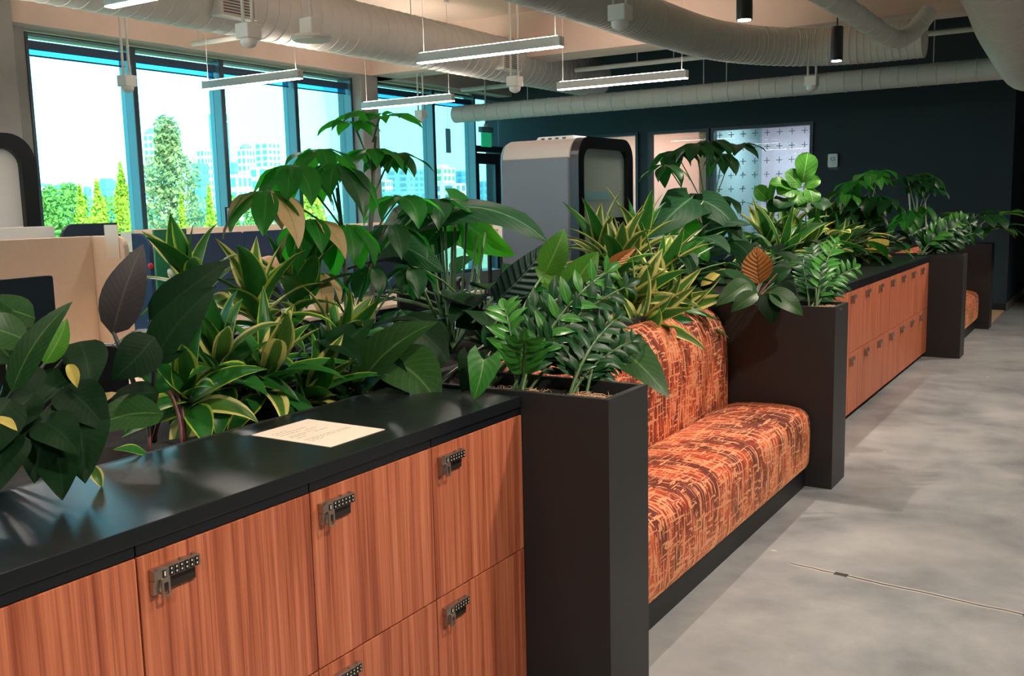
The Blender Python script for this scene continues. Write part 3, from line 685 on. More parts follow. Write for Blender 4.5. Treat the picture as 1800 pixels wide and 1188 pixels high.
# ------------------------------------------------------------------ desks
def desk(x0, x1, y0, y1, label, z=.73):
    t = thing('desk', label, 'desk', ((x0+x1)/2, (y0+y1)/2, 0), 'office desks'); hx, hy = (x1-x0)/2, (y1-y0)/2
    MB().box(-hx, hx, -hy, hy, z-.03, z).build('desktop', M['wooddesk'], t, bevel=.004)
    for a in (-1, 1):
        for b in (-1, 1): MB().box(a*(hx-.08)-.03, a*(hx-.08)+.03, b*(hy-.1)-.03, b*(hy-.1)+.03, 0, z-.03).build('leg', M['boothblack'], t)
        MB().box(-hx+.08, hx-.08, a*(hy-.1)-.03, a*(hy-.1)+.03, z-.07, z-.031).build('crossbar', M['boothblack'], t)
    return t
def monitor(x, y, z, wd, ht, rz, label, zc=.33):
    t = thing('monitor', label, 'monitor', (x, y, z), 'office monitors'); t.rotation_euler.z = rz
    MB().prism(rrect(-wd/2, wd/2, zc-ht/2, zc+ht/2, .012, 3), 'y', -.015, .015).build('screen', M['screen'], t)
    MB().box(-.03, .03, .015, .04, .02, zc+.05).build('stand', M['boothblack'], t)
    MB().prism(rrect(-.13, .13, -.08, .12, .03, 3), 'z', 0, .012).build('foot', M['boothblack'], t)
def panelY(x, y0, y1, z0, z1, mat, label, r=.06, corners=(0, 0, 1, 1), th=.03, cat='desk divider', group=None):
    o = MB().prism(rrect(-(y1-y0)/2, (y1-y0)/2, 0, z1-z0, r, 5, corners), 'x', -th/2, th/2).build('desk_divider', mat, bevel=.004)
    o.location = (x, (y0+y1)/2, z0); return tag(o, label, cat, group or 'felt desk dividers')
def panelX(y, x0, x1, z0, z1, mat, label, r=.06, corners=(0, 0, 1, 1), th=.03, cat='desk divider'):
    o = MB().prism(rrect(-(x1-x0)/2, (x1-x0)/2, 0, z1-z0, r, 5, corners), 'y', -th/2, th/2).build('desk_divider', mat, bevel=.004)
    o.location = ((x0+x1)/2, y, z0); return tag(o, label, cat, 'felt desk dividers')
desk(-5.45, -4.62, 1.3, 3.0, 'pale desk beyond the left beige divider'); desk(-4.56, -3.75, 1.3, 3.2, 'pale desk on the near side of the left beige divider')
panelY(-4.6, 1.3, 3.17, 0, 1.468, M['beige'], 'tall beige felt divider at the left behind the paddle leaves', .01, (0, 0, 0, 0))
panelX(3.19, -4.6, -4.33, 0, 1.468, M['beige'], 'beige divider wing with a paper note taped on', .07, (0, 0, 1, 0))
tag(MB().box(-.055, .055, -.002, 0, -.085, .085).build('paper_note', M['paper']), 'white paper note on the beige divider wing', 'paper').location = (-4.42, 3.173, 1.44)
NAVYWING = panelX(3.75, -5.15, -4.86, 0, 1.46, M['navy'], 'narrow navy divider wing with notes pinned on', .1, (0, 0, 1, 0))
for nm, dx, z, a, b, m_, lb in (('paper_note', -.2, 1.41, .05, .06, 'paper', 'white note at the top of the narrow navy divider wing'), ('photo_card', -.13, 1.22, .025, .04, 'keymark', 'small framed card low on the narrow navy divider wing')):
    o = MB().box(-a, a, -.002, 0, -b, b).build(nm, M[m_]); o.location = (-4.9+dx*.8, 3.732, z); tag(o, lb, 'paper')
monitor(-4.12, 2.36, .73, .56, .36, PI/2+.08, 'dark monitor at the left edge before the beige divider', .40)

panelY(-6.2, 2.9, 4.0, 0, 1.505, M['white'], 'white divider panel below the left phone booth', .01, (0, 0, 0, 0)); panelY(-6.1, 3.99, 4.42, 0, 1.515, M['screen'], 'black divider panel with one rounded corner below the left window', .09, (0, 0, 0, 1))
bpx = MB().box(-.25, -.2, -.05, .05, 0, .26)
desk(-6.15, -5.4, 4.2, 5.75, 'pale desk in front of the navy dividers'); desk(-6.95, -6.25, 4.2, 5.75, 'pale desk behind the navy dividers')
desk(-6.15, -5.4, 5.8, 7.3, 'pale desk by the second pair of navy dividers'); desk(-6.15, -5.4, 7.35, 8.1, 'pale desk beside the phone booth')
NV = [(4.94, 5.68, 'navy'), (5.70, 6.42, 'navy'), (6.45, 7.35, 'teal'), (7.38, 8.2, 'navy')]
nl = ['navy desk divider right of the narrow wing, left one of its row', 'navy desk divider left of the schefflera, second of its row', 'teal desk divider behind the schefflera trunks', 'navy desk divider behind the alocasia stems']
for (a, b, m_), lb in zip(NV, nl): panelY(-6.2 , a, b, 0, 1.405, M[m_], lb, .02, (0, 0, 1, 1))
panelY(-8.1, 6.05, 8.6, 0, 1.415, M['beige'], 'long low beige divider beneath the windows', .03)
panelY(-8.1, 8.62, 10.6, 0, 1.38, M['beige'], 'farther beige divider beneath the windows', .03)
tag(MB().box(-.01, .01, -.16, .16, 0, .71).build('green_board', M['green']), 'green board leaning behind the navy divider', 'board').location = (-6.6, 5.28, .73)
pf = thing('framed_picture', 'small black framed picture standing on the beige divider', 'picture frame', (-8.1, 7.25, 1.416)); pf.rotation_euler.z = .5
MB().ring([(-.07, 0), (.07, 0), (.07, .2), (-.07, .2)], [(-.058, .012), (.058, .012), (.058, .188), (-.058, .188)], 'x', -.008, .01).build('frame', M['boothblack'], pf)
MB().box(-.004, .004, -.058, .058, .012, .188).build('picture', M['strip'], pf)
MB().prism([(-.03, .03), (.03, .03), (.0, .08), (.035, .12), (0, .16), (-.03, .11)], 'x', .004, .006).build('picture_mark', M['boothblack'], pf)
cp = thing('cap', 'tan cloth cap on the desk before the navy divider', 'cap', (-5.35, 5.15, 1.10))
MB().lathe([(.125, 0), (.128, .04), (.10, .10), (.05, .135), (.006, .145)], (0, 0, 0), 16).build('crown', M['cap'], cp, smooth=True)
MB().prism([(-.12, .0), (-.1, -.14), (0, -.19), (.1, -.14), (.12, 0)], 'z', -.002, .006).build('brim', M['cap'], cp)
st = thing('head_stand', 'dark stand holding the tan cap', 'stand', (-5.35, 5.15, .73)); MB().lathe([(.1, 0), (.1, .015), (.02, .02), (.02, .30), (.08, .37)], (0, 0, 0), 14).build('post', M['boothblack'], st, smooth=True)
monitor(-5.75, 6.85, .73, .6, .3, PI/2, 'flat monitor on the desk behind the schefflera', .36)
lp = thing('laptop', 'open white laptop on a stand behind the schefflera leaves', 'laptop', (-5.6, 7.5, .96)); MB().box(-.12, .12, -.17, .17, 0, .015).build('base', M['white'], lp); MB().box(-.13, -.12, -.17, .17, .015, .22).build('lid', M['screen'], lp)
MB().box(-.1, .1, -.02, .02, -.23, 0).build('riser', M['boothblack'], lp)
ck = thing('desk_clock', 'round black clock standing on the desk behind the alocasia', 'clock', (-5.6, 7.95, .73)); MB().tube([(-.02, 0, .07), (.02, 0, .07)], .07, 18).build('case', M['boothblack'], ck); MB().tube([(.02, 0, .07), (.024, 0, .07)], .028, 14).build('dial', M['wooddesk'], ck)
bx = thing('beige_panel', 'small beige panel with a raised letter E beside the phone booth', 'panel', (-7.15, 11.0, 0))
MB().prism(rrect(-.16, .2, .9, 1.56, .08, 5, (0, 0, 0, 1)), 'y', -.02, .02).build('board', M['beige'], bx)
MB().box(-.06, -.03, -.035, -.02, 1.22, 1.44).box(-.03, .06, -.035, -.02, 1.22, 1.25).box(-.03, .05, -.035, -.02, 1.315, 1.345).box(-.03, .06, -.035, -.02, 1.41, 1.44).build('letter', M['cap'], bx)
MB().box(-.12, -.08, -.02, .02, 0, .9).box(.08, .12, -.02, .02, 0, .9).build('leg', M['boothblack'], bx)
def chair(x, y, rz, label):
    t = thing('office_chair', label, 'chair', (x, y, 0), 'office chairs'); t.rotation_euler.z = rz
    MB().prism(rrect(-.24, .24, -.24, .24, .08), 'z', .44, .5).build('seat', M['boothblack'], t, bevel=.015)
    MB().prism(rrect(-.22, .22, .56, 1.04, .09), 'y', .22, .26).build('backrest', M['boothblack'], t, bevel=.012)
    MB().box(-.04, .04, .2, .29, .44, .7).build('back_bracket', M['boothblack'], t)
    MB().tube([(0, 0, .08), (0, 0, .44)], .03, 10).build('post', M['darkmetal'], t)
    for k in range(5):
        a = k*2*PI/5; MB().tube([(0, 0, .1), (.28*math.cos(a), .28*math.sin(a), .06)], [.025, .018], 6).build('leg', M['boothblack'], t)
        MB().tube([(.28*math.cos(a)-.01, .28*math.sin(a), .03), (.28*math.cos(a)+.01, .28*math.sin(a), .03)], .03, 8).build('caster', M['boothblack'], t)
chair(-3.45, 2.35, 1.3, 'black office chair behind the tall paddle leaf'); chair(-4.95, 5.0, 1.9, 'black office chair at the navy divider desk')
chair(-4.9, 6.6, 1.4, 'black office chair behind the schefflera trunks')
ms = thing('computer_mouse', 'dark computer mouse on the left desk', 'mouse', (-3.9, 2.75, .73)); MB().lathe([(.03, 0), (.034, .012), (.025, .028), (.006, .034)], (0, 0, 0), 14).build('body', M['boothblack'], ms, smooth=True)
MB().box(-.006, .006, -.012, .012, .030, .036).build('wheel', M['darkmetal'], ms)
MB().lathe([(.006, 0), (.016, .01), (.016, .028), (.005, .036)], (.142, -.012, 1.25), 10).build('badge', M['red'], NAVYWING, smooth=True)
desk(-6.95, -6.25, 5.8, 7.3, 'pale desk behind the teal divider')
# ------------------------------------------------------------------ the city outside
struct(MB().box(-1500, -11, -600, 1800, -16.5, -16).build('ground_outside', plain('far_ground', srgb(120, 140, 110), .9, 0, .3, .05)))
M['bcream'] = plain('tower_cream', srgb(226, 214, 196), .8, 0, .05, .05); M['bblue'] = plain('tower_blue_glass', srgb(96, 168, 200), .3, 0, .08, .05)
M['bpale'] = plain('tower_pale', srgb(206, 214, 214), .8, 0, .05, .05); M['bwin'] = plain('tower_window', srgb(96, 140, 160), .3, 0, .1, .1)
M['bteal'] = plain('tower_teal', srgb(120, 190, 190), .5, 0, .06, .05); M['bwing'] = plain('tower_window_green', srgb(110, 168, 140), .4, 0, .1, .1)
M['bgrey'] = plain('tower_slate', srgb(110, 132, 146), .6, 0, .06, .05)
def building(px0, px1, pyt, X, wall, label, roof='flat', win='bwin', nw=None, fl=3.6, wfrac=.55):
    y0, y1 = at((px0+px1)/2, pyt, X=X).y, at(px1, pyt, X=X).y; zt = at((px0+px1)/2, pyt, X=X).z; zb = -16; wy = y1-y0; dp = wy*1.1
    t = thing('city_building', label, 'building', (X, (y0+y1)/2, zb), 'city buildings beyond the windows'); h = zt-zb; hy = wy/2
    body = h if roof in ('flat', 'mast', 'cap') else h-wy*.45
    MB().box(-dp, 0, -hy, hy, 0, body).build('wall', M[wall], t)
    if roof == 'pyramid': MB().prism([(-hy, body), (hy, body), (0, h)], 'x', -dp, 0).build('roof', M['bblue'], t)
    if roof == 'dome':
        MB().lathe([(hy, 0), (hy*.96, wy*.16), (hy*.78, wy*.30), (hy*.4, wy*.42), (hy*.05, wy*.47)], (-dp/2, 0, body), 16).build('roof', M['bgrey'], t, smooth=True)
    if roof == 'cap': MB().box(-dp*.8, -dp*.2, -hy*.55, hy*.55, body, body+wy*.14).build('roof', M[wall], t)
    if roof == 'mast': MB().box(-dp*.7, -dp*.3, -hy*.4, hy*.4, body, body+wy*.2).tube([(-dp/2, 0, body), (-dp/2, 0, body+wy*.6)], wy*.03, 6).build('roof', M[wall], t)
    nw = nw or max(3, int(wy/4)); wb = MB(); n = int(min(body, zt+14)/fl)
    for k in range(n):
        z = body-fl*(k+1)+fl*.2
        if z < 1: break
        for i in range(nw):
            c = -hy+(i+.5)*wy/nw; s = wy/nw*wfrac/2; wb.box(-.1, .25, c-s, c+s, z, z+fl*.55)
        for i in range(max(2, nw//2)):
            c = -dp+(i+.5)*dp/max(2, nw//2); s = dp/max(2, nw//2)*wfrac/2; wb.box(c-s, c+s, -hy-.25, -hy+.1, z, z+fl*.55)
    o = wb.build('window', M[win], t); o['kind'] = 'stuff'
    return t
BL = [(57, 84, 322, -260, 'bcream', 'cream tower with a blue roof at the far left of the skyline', 'pyramid'), (94, 110, 325, -300, 'bblue', 'small blue block right of the cream tower at far left', 'flat'),
 (145, 160, 328, -320, 'bgrey', 'low slate block between the left cypresses', 'flat'), (163, 207, 317, -280, 'bblue', 'striped blue glass block left of the first mullion', 'cap'),
 (248, 288, 224, -420, 'bcream', 'tall cream tower with a pointed top behind the big tree', 'pyramid'), (335, 366, 287, -240, 'bblue', 'blue glass block right of the big tree', 'flat'),
 (345, 372, 262, -380, 'bcream', 'stepped cream tower behind the blue block', 'cap'), (366, 400, 199, -430, 'bblue', 'tallest blue glass tower by the second mullion', 'cap'),
 (404, 420, 285, -400, 'bteal', 'slim teal tower left of the domed building', 'flat'), (416, 447, 252, -360, 'bcream', 'cream tower with a slate dome', 'dome'),
 (449, 492, 250, -430, 'bpale', 'pale wide tower right of the dome', 'cap'), (391, 442, 306, -190, 'bpale', 'white apartment slab with blue windows in front of the dome', 'flat'),
 (440, 500, 292, -230, 'bcream', 'cream block left of the schefflera', 'flat'), (520, 570, 300, -320, 'bpale', 'pale block behind the schefflera leaves', 'flat'),
 (666, 690, 316, -300, 'bcream', 'cream block right of the concrete column', 'flat'), (690, 745, 297, -360, 'bteal', 'teal block with many windows near the far mullion', 'cap'),
 (668, 752, 336, -220, 'bteal', 'low wide teal building with flat roof', 'flat'), (728, 752, 304, -380, 'bgrey', 'slate tower behind the far mullion', 'flat'),
 (757, 800, 294, -300, 'bcream', 'cream tower with green windows in the far window bay', 'cap'), (800, 826, 300, -330, 'bblue', 'blue block at the right of the far window bay', 'flat'),
 (772, 828, 322, -230, 'bcream', 'low cream building with balconies in the far window bay', 'flat'), (834, 868, 318, -280, 'bblue', 'blue block seen through the glazed door', 'flat')]
for b in BL: building(*b[:6], b[6], 'bwing' if 'green' in b[5] else 'bwin')

M['trbark'] = plain('tree_bark', srgb(120, 100, 80), .9)
def m_fol(name, c1, c2):
    t = NT(name); c = t.mix(t.noise(t.pos(), 1.6, 3, .6), c1, c2); t.base(c, .7)
    tl = t.n('BsdfTranslucent'); t.put(tl.inputs[0], c); mx = t.n('MixShader'); mx.inputs[0].default_value = .3
    t.put(mx.inputs[1], t.b.outputs[0]); t.put(mx.inputs[2], tl.outputs[0]); t.put(t.out.inputs[0], mx.outputs[0]); return t.m
M['folyel'] = m_fol('foliage_yellow_green', srgb(150, 170, 40), srgb(206, 206, 70)); M['folgrn'] = m_fol('foliage_green', srgb(70, 130, 60), srgb(150, 180, 80))
M['folmix'] = m_fol('foliage_mixed', srgb(84, 116, 90), srgb(190, 180, 110)); M['folteal'] = m_fol('foliage_blue_green', srgb(70, 120, 110), srgb(110, 160, 130))
def tree(px, pyt, wpx, X, kind, mat, label, n=1600, leaf=.16, zb=-15.9):
    """kind: cone, round, wispy; wpx: width in the photograph"""
    rr = random.Random(px*7+pyt); top = at(px, pyt, X=X); dep = (top-CAM).dot(FW); wd = wpx*dep/FPX*(1.35 if kind == 'cone' else 1)
    t = thing('tree', label, 'tree', (X, top.y, zb), 'trees outside the windows'); h = top.z-zb
    low = max(2.0, h-dict(cone=3.4, wispy=4.2, round=3.6)[kind]); n = int(n*1.6); leaf *= .55
    MB().tube([(0, 0, 0), (rr.uniform(-.1, .1), 0, h*.5), (0, 0, h*.93)], [.28, .2, .03], 8).build('trunk', M['trbark'], t)
    if kind == 'wispy':
        br = MB()
        for k in range(26):
            z = low+(h-low)*(.1+.8*k/26); a = rr.uniform(0, 6.28); l = wd*.5*(1.05-(z-low)/(h-low))*rr.uniform(.6, 1)
            br.tube([(0, 0, z), (l*.6*math.cos(a), l*.6*math.sin(a), z+l*.5), (l*math.cos(a), l*math.sin(a), z+l*.8)], [.04, .025, .008], 4, False)
        br.build('branch', M['trbark'], t)
    b = MB()
    for _ in range(n):
        s = rr.random()
        if kind == 'cone': z = low+(h-low)*s**1.25; R = wd*.5*(1-((z-low)/(h-low))**1.6)**.8*(1+.15*math.sin(z*3+px)); q = R*rr.uniform(.75, 1.05)
        elif kind == 'round': z = low+(h-low)*s; u_ = 2*s-1; R = wd*.5*math.sqrt(max(0, 1-u_*u_))*(1+.22*math.sin(z*2.1+px)); q = R*rr.uniform(.55, 1.06)
        else: z = low+(h-low)*s**.9; R = wd*.5*(1.08-.95*((z-low)/(h-low))**1.3)*(1+.25*math.sin(z*5+px)); q = R*rr.random()**.6
        a = rr.uniform(0, 6.283); c = Vector((q*math.cos(a), q*math.sin(a), z+rr.uniform(-.25, .25)))
        e = Vector((rr.gauss(0, 1), rr.gauss(0, 1), rr.gauss(0, 1))).normalized(); g = e.cross(Vector((rr.gauss(0, 1), rr.gauss(0, 1), rr.gauss(0, 1)))).normalized(); l = leaf*rr.uniform(.6, 1.4)
        b.quad(c-e*l, c+g*l*.5, c+e*l, c-g*l*.5)
    o = b.build('crown', M[mat], t); o['kind'] = 'stuff'
for tr in [(88, 338, 60, -30, 'round', 'folgrn', 'bushy green tree at the far left window', 1800, .2), (120, 332, 75, -34, 'round', 'folgrn', 'rounded green tree behind the left cypresses', 1800, .2),
    (140, 336, 30, -26, 'cone', 'folyel', 'short yellow-green cypress, leftmost of its row', 1500, .13), (170, 328, 38, -25, 'cone', 'folyel', 'yellow-green cypress, second from left', 1800, .13),
    (212, 300, 34, -25, 'cone', 'folyel', 'tall yellow-green cypress beside the first mullion', 1900, .13), (222, 366, 22, -22, 'cone', 'folyel', 'small yellow cypress at the foot of the first mullion', 900, .12),
    (292, 218, 165, -24, 'wispy', 'folmix', 'tall wispy tree with thin autumn foliage in the second bay', 3000, .15), (318, 350, 24, -23, 'cone', 'folyel', 'slim yellow cypress before the wispy tree', 1200, .12),
    (367, 336, 24, -22, 'cone', 'folyel', 'slim bright yellow cypress by the second mullion', 1300, .12), (345, 368, 70, -40, 'round', 'folteal', 'blue-green bush behind the yellow cypress', 1200, .2),
    (262, 372, 60, -33, 'round', 'folteal', 'blue-green bush under the wispy tree', 1200, .2), (408, 350, 24, -40, 'round', 'folgrn', 'small round green tree below the white slab', 900, .16), (440, 356, 40, -40, 'round', 'folgrn', 'green tree right of the second mullion', 1100, .16),
    (545, 316, 50, -26, 'round', 'folyel', 'yellow-leaved tree behind the schefflera', 1900, .16), (490, 362, 60, -45, 'round', 'folgrn', 'low green tree left of the schefflera', 1100, .18),
    (65, 352, 40, -50, 'round', 'folteal', 'dim green tree beside the left booth', 900, .22), (190, 352, 60, -45, 'round', 'folgrn', 'green treetops between the cypresses', 1200, .2), (390, 372, 60, -50, 'round', 'folgrn', 'low green treetops under the white slab', 1100, .2), (720, 372, 90, -60, 'round', 'folteal', 'low treetops below the teal building', 1100, .25)]:
    tree(*tr[:6], tr[6], *tr[7:])
# ------------------------------------------------------------------ plants
def wpaddle(v): return max(0.0, math.sin(PI*min(1, v**.74)))**.75*(1-.30*v**2)*1.08
def wlance(v): return (.30*(1-v)**2+math.sin(PI*v**.8)**.9*.95)*(1 if v < .999 else 0)
def wovate(v): return math.sin(PI*v**.9)**.85*(1-.35*v**4)
def wround(v): return math.sin(PI*v**1.25)**.55
def warrow(v): return (1-v)**.62*(1-.25*v)*min(1, .55+v*3.0) if v < 1 else 0
WF = dict(paddle=wpaddle, lance=wlance, ovate=wovate, round=wround, arrow=warrow)
LM = {}
def leafmesh(shape, W, bend, fold, wave, mat, seed=0, nl=9, nw=4):
    key = (shape, W, bend, fold, wave, mat, seed)
    if key in LM: return LM[key]
    rr = random.Random(seed); ph = rr.uniform(0, 6); ph2 = rr.uniform(0, 6); tw = rr.uniform(-.25, .25); side = rr.uniform(-.06, .06)
    # mid-line, bent in its own plane, then normalised to a unit chord on +y
    pts = [Vector((0, 0))]; ang = []
    for i in range(nl):
        a = bend*(.5-(i+.5)/nl); ang.append(a); pts.append(pts[-1]+Vector((math.cos(a), math.sin(a)))/nl)
    ch = pts[-1]; rot = -math.atan2(ch.y, ch.x); sc_ = 1/ch.length
    P = [Vector((p.x*math.cos(rot)-p.y*math.sin(rot), p.x*math.sin(rot)+p.y*math.cos(rot)))*sc_ for p in pts]
    b = MB(); b.uv = []
    for i in range(nl+1):
        v = i/nl; hw = WF[shape](v)*W; a = (ang[max(0, i-1)]+ang[min(nl-1, i)])/2+rot; n2 = Vector((-math.sin(a), math.cos(a))); ty = Vector((math.cos(a), math.sin(a)))
        for j in range(nw+1):
            s = -1+2*j/nw; x = s*hw+side*math.sin(PI*v); z = fold*abs(s)*hw+wave*W*math.sin(v*9+ph+(1.3 if s > 0 else 0))*s*s*min(1, v*5)*(1-v*.5)+tw*s*hw*v
            back = 0
            if shape == 'arrow': back = -.30*abs(s)**1.3*(1-v)**3
            q = P[i]+n2*z+ty*back
            b.v.append((x, q.x, q.y)); b.uv.append((.5+.5*s, v))
    for i in range(nl):
        for j in range(nw): k = i*(nw+1)+j; b.f.append((k, k+1, k+nw+2, k+nw+1))
    me = b.mesh('leaf', L[mat], True); LM[key] = me; return me
def put_leaf(root, org, me, B, T, N, ws=1.0, name='leaf', label=None):
    B = Vector(B); T = Vector(T); y = T-B; l = max(y.length, 1e-4); y = y/l; N = Vector(N); z = N-y*N.dot(y)
    if z.length < 1e-3: z = Vector((1, 0, 0))-y*y.x
    z.normalize(); x = y.cross(z)
    m = Matrix(((x.x*l*ws, y.x*l, z.x*l, B.x-org[0]), (x.y*l*ws, y.y*l, z.y*l, B.y-org[1]), (x.z*l*ws, y.z*l, z.z*l, B.z-org[2]), (0, 0, 0, 1)))
    o = link(name, me, root); o.matrix_basis = m
    if label: o['label'] = label
    return o
def qcurve(a, b, c, n=6):
    a, b, c = Vector(a), Vector(b), Vector(c); return [a*(1-t)**2+b*2*t*(1-t)+c*t*t for t in [i/n for i in range(n+1)]]
def rel(p, o): return tuple(Vector(p)-Vector(o))
class Plant:
    def __init__(s, name, label, base, group=None):
        s.o = Vector(base); s.root = thing(name, label, 'plant', base, group); s.rr = random.Random(hash(label) % 1 + int(abs(base[0]*131+base[1]*977)*10))
    def stem(s, pts, r, mat='stem', name='stem', n=6, parent=None):
        return MB().tube([rel(p, s.o) for p in pts], r, n).build(name, M[mat], parent or s.root, smooth=True)
    def leaf(s, me, B, T, N, ws=1., parent=None, name='leaf', label=None): return put_leaf(parent or s.root, s.o, me, B, T, N, ws, name, label)
TOCAM = lambda p: (CAM-Vector(p)).normalized()
def depth(p): return (Vector(p)-CAM).dot(FW)
def ondepth(px, py, d): return CAM+(FW+RT*((px-900)/FPX)-UP*((py-594)/FPX))*d
def slide(px, py, p, ref, lim): dr = depth(ref); return ondepth(px, py, max(dr-lim, min(dr+lim, depth(p))))
def tipat(px, py, B, dd): return ondepth(px, py, depth(B)-dd)
# --- hero leaf given by its base and tip as measured, each on its own plane X
def hero(pl, shape, W, bend, fold, wave, mat, b, t, N=(0, 0, 1), cam=.0, seed=0, pet=True, pm='stem', pr=.005, label=None, nl=10, petbend=.5, nw=6, rootpt=None):
    B = slide(b[0], b[1], at(b[0], b[1], X=b[2]), pl.o, .4); T = tipat(t[0], t[1], B, (t[2]-b[2])*.8); n = Vector(N)*(1-cam)+TOCAM(B)*cam
    o = pl.leaf(leafmesh(shape, W, bend, fold, wave, mat, seed, nl, nw), B, T, n, label=label)
    if pet:
        r0 = Vector(rootpt) if rootpt else pl.o; mid = r0.lerp(B, petbend)+Vector((0, 0, .12*(B-r0).length)); pl.stem(qcurve(r0, mid, B+(T-B)*.03), [pr*1.5]+[pr]*5+[pr*.7], pm, 'petiole')
    return o
# --- dracaena: canes crowned by rosettes of striped leaves
def dracaena(name, label, base, heads, mats=('drac', 'drac', 'dracy'), n=20, Lr=(.22, .34), W=.135, group='dracaenas in the troughs', wsc=.29):
    p = Plant(name, label, base, group); rr = p.rr
    for (c, ax, k) in heads:
        c = Vector(c); ax = Vector(ax).normalized(); p.stem(qcurve(p.o+Vector((rr.uniform(-.05, .05), rr.uniform(-.05, .05), 0)), Vector((c.x, c.y, (p.o.z+c.z)/2)), c), .009, 'stemdk', 'cane')
        e1 = ax.orthogonal().normalized(); e2 = ax.cross(e1); nn = int(n*k); az0 = rr.uniform(0, 6)
        for i in range(nn):
            t = (i+.5)/nn; pol = math.radians(8+t*100+rr.uniform(-8, 8)); az = az0+i*2.39996+rr.uniform(-.25, .25)
            d = ax*math.cos(pol)+(e1*math.cos(az)+e2*math.sin(az))*math.sin(pol); ln = rr.uniform(*Lr)*(.62+.5*math.sin(PI*min(1, t*.8+.2)))*k**.3
            B = c-ax*(.09*t); T = B+d*ln; T.z -= .10*t*ln*2
            N = ax-d*ax.dot(d)
            if N.length < .1: N = e1
            me = leafmesh('lance', W, .35+1.0*round(t*2)/2, .30, .10, mats[rr.randrange(len(mats))], rr.randrange(3), 8, 4)
            p.leaf(me, B, T, N, rr.uniform(.85, 1.2)*wsc/ln)
    return p
# --- zz plant: arching stems with two ranks of leaflets
def zz(name, label, base, tips, mats=('zz', 'zz', 'zzdk'), ll=.075, W=.22, pairs=8, group='zz plants'):
    p = Plant(name, label, base, group); rr = p.rr
    for i, (tip, m) in enumerate(tips):
        tip = slide(tip[0], tip[1], at(tip[0], tip[1], X=tip[2]), p.o, .22); b0 = p.o+Vector((rr.uniform(-.04, .04), rr.uniform(-.04, .04), 0)); mid = b0.lerp(tip, .5); mid.z = b0.z*.35+tip.z*.65+.02; mid.x = b0.x*.7+tip.x*.3; mid.y = b0.y*.7+tip.y*.3
        cv = qcurve(b0, mid, tip, 12); s = p.stem(cv, [.008]+[.006]*6+[.004]*5+[.002], 'stem'); mat = m or mats[i % len(mats)]
        tocam = TOCAM(tip)
        for k in range(pairs):
            f = .28+.72*k/(pairs-1); q = f*12; a = cv[min(12, int(q))]; b = cv[min(12, int(q)+1)]; c = a.lerp(b, q-int(q)); d = (cv[min(12, int(q)+1)]-cv[max(0, int(q)-1)]).normalized()
            sd = d.cross(tocam).normalized(); nrm = sd.cross(d).normalized()
            if nrm.dot(tocam) < 0: nrm = -nrm
            lz = ll*(1-.35*abs(f-.55)*2)*rr.uniform(.85, 1.15)
            for sg_ in (-1, 1):
                dirv = (sd*sg_*.85+d*.6+nrm*rr.uniform(-.1, .35)).normalized()
                p.leaf(leafmesh('ovate', W, .5, .25, .05, mat, k % 3, 5, 4), c, c+dirv*lz, nrm+Vector((0, 0, .4)), 1, s, 'leaflet')
        p.leaf(leafmesh('ovate', W, .5, .25, .05, mat, 1, 5, 4), cv[-1], cv[-1]+(cv[-1]-cv[-3]).normalized()*ll*.8, tocam, 1, s, 'leaflet')
    return p
# --- schefflera: trunk, petioles, umbrellas of drooping leaflets
def umbrella(p, start, hub, n, ll, mat, droop=.55, W=.25, pr=.004, sweep=None, axis=(0, 0, 1), pm='stem'):
    rr = p.rr; start = Vector(start); hub = Vector(hub); mid = start.lerp(hub, .5)+Vector((0, 0, .06*(hub-start).length)); st = p.stem(qcurve(start, mid, hub), pr, pm, 'petiole')
    ax = Vector(axis).normalized(); e1 = ax.orthogonal().normalized(); e2 = ax.cross(e1); a0 = rr.uniform(0, 6)
    for i in range(n):
        a = a0+i*2*PI/n+rr.uniform(-.25, .25); rad = e1*math.cos(a)+e2*math.sin(a); dr = droop*rr.uniform(.6, 1.4)
        d = (rad-ax*dr*.2-Vector((0, 0, dr))).normalized(); l = ll*.8*rr.uniform(.75, 1.15); B = hub+rad*.02
        m_ = mat if isinstance(mat, str) else mat[rr.randrange(len(mat))]
        p.leaf(leafmesh('ovate', W, .9, .18, .16, m_, rr.randrange(4), 7, 4), B, B+d*l, ax*1.0+rad*.6+Vector((0, 0, .3)), 1, st, 'leaflet')
# --- alocasia / philodendron bush with petioles from one base
def bush(name, label, base, specs, shape, mats, W=.3, group=None, pm='stem', pr=.005, fold=.15, bend=.8, wave=.1):
    p = Plant(name, label, base, group); rr = p.rr
    for i, (dx, dy, dz, az, ln) in enumerate(specs):
        B = p.o+Vector((dx, dy, dz)); d = Vector((math.cos(az), math.sin(az), rr.uniform(-.7, .15))).normalized()
        p.stem(qcurve(p.o, p.o+Vector((dx*.3, dy*.3, dz*.8)), B), pr, pm, 'petiole')
        p.leaf(leafmesh(shape, W, bend, fold, wave, mats[i % len(mats)], i % 4, 9, 6), B, B+d*ln, (d.x*.3, d.y*.3, 1), 1)
    return p
def rspecs(n, seed, r=(.05, .25), z=(.1, .4), ln=(.18, .3)):
    rr = random.Random(seed); out = []
    for i in range(n):
        a = i*2.4+rr.uniform(-.4, .4); q = rr.uniform(*r); out.append((q*math.cos(a), q*math.sin(a), rr.uniform(*z), a+rr.uniform(-.5, .5), rr.uniform(*ln)))
    return out
ZT = .95
PH = 'philodendrons'
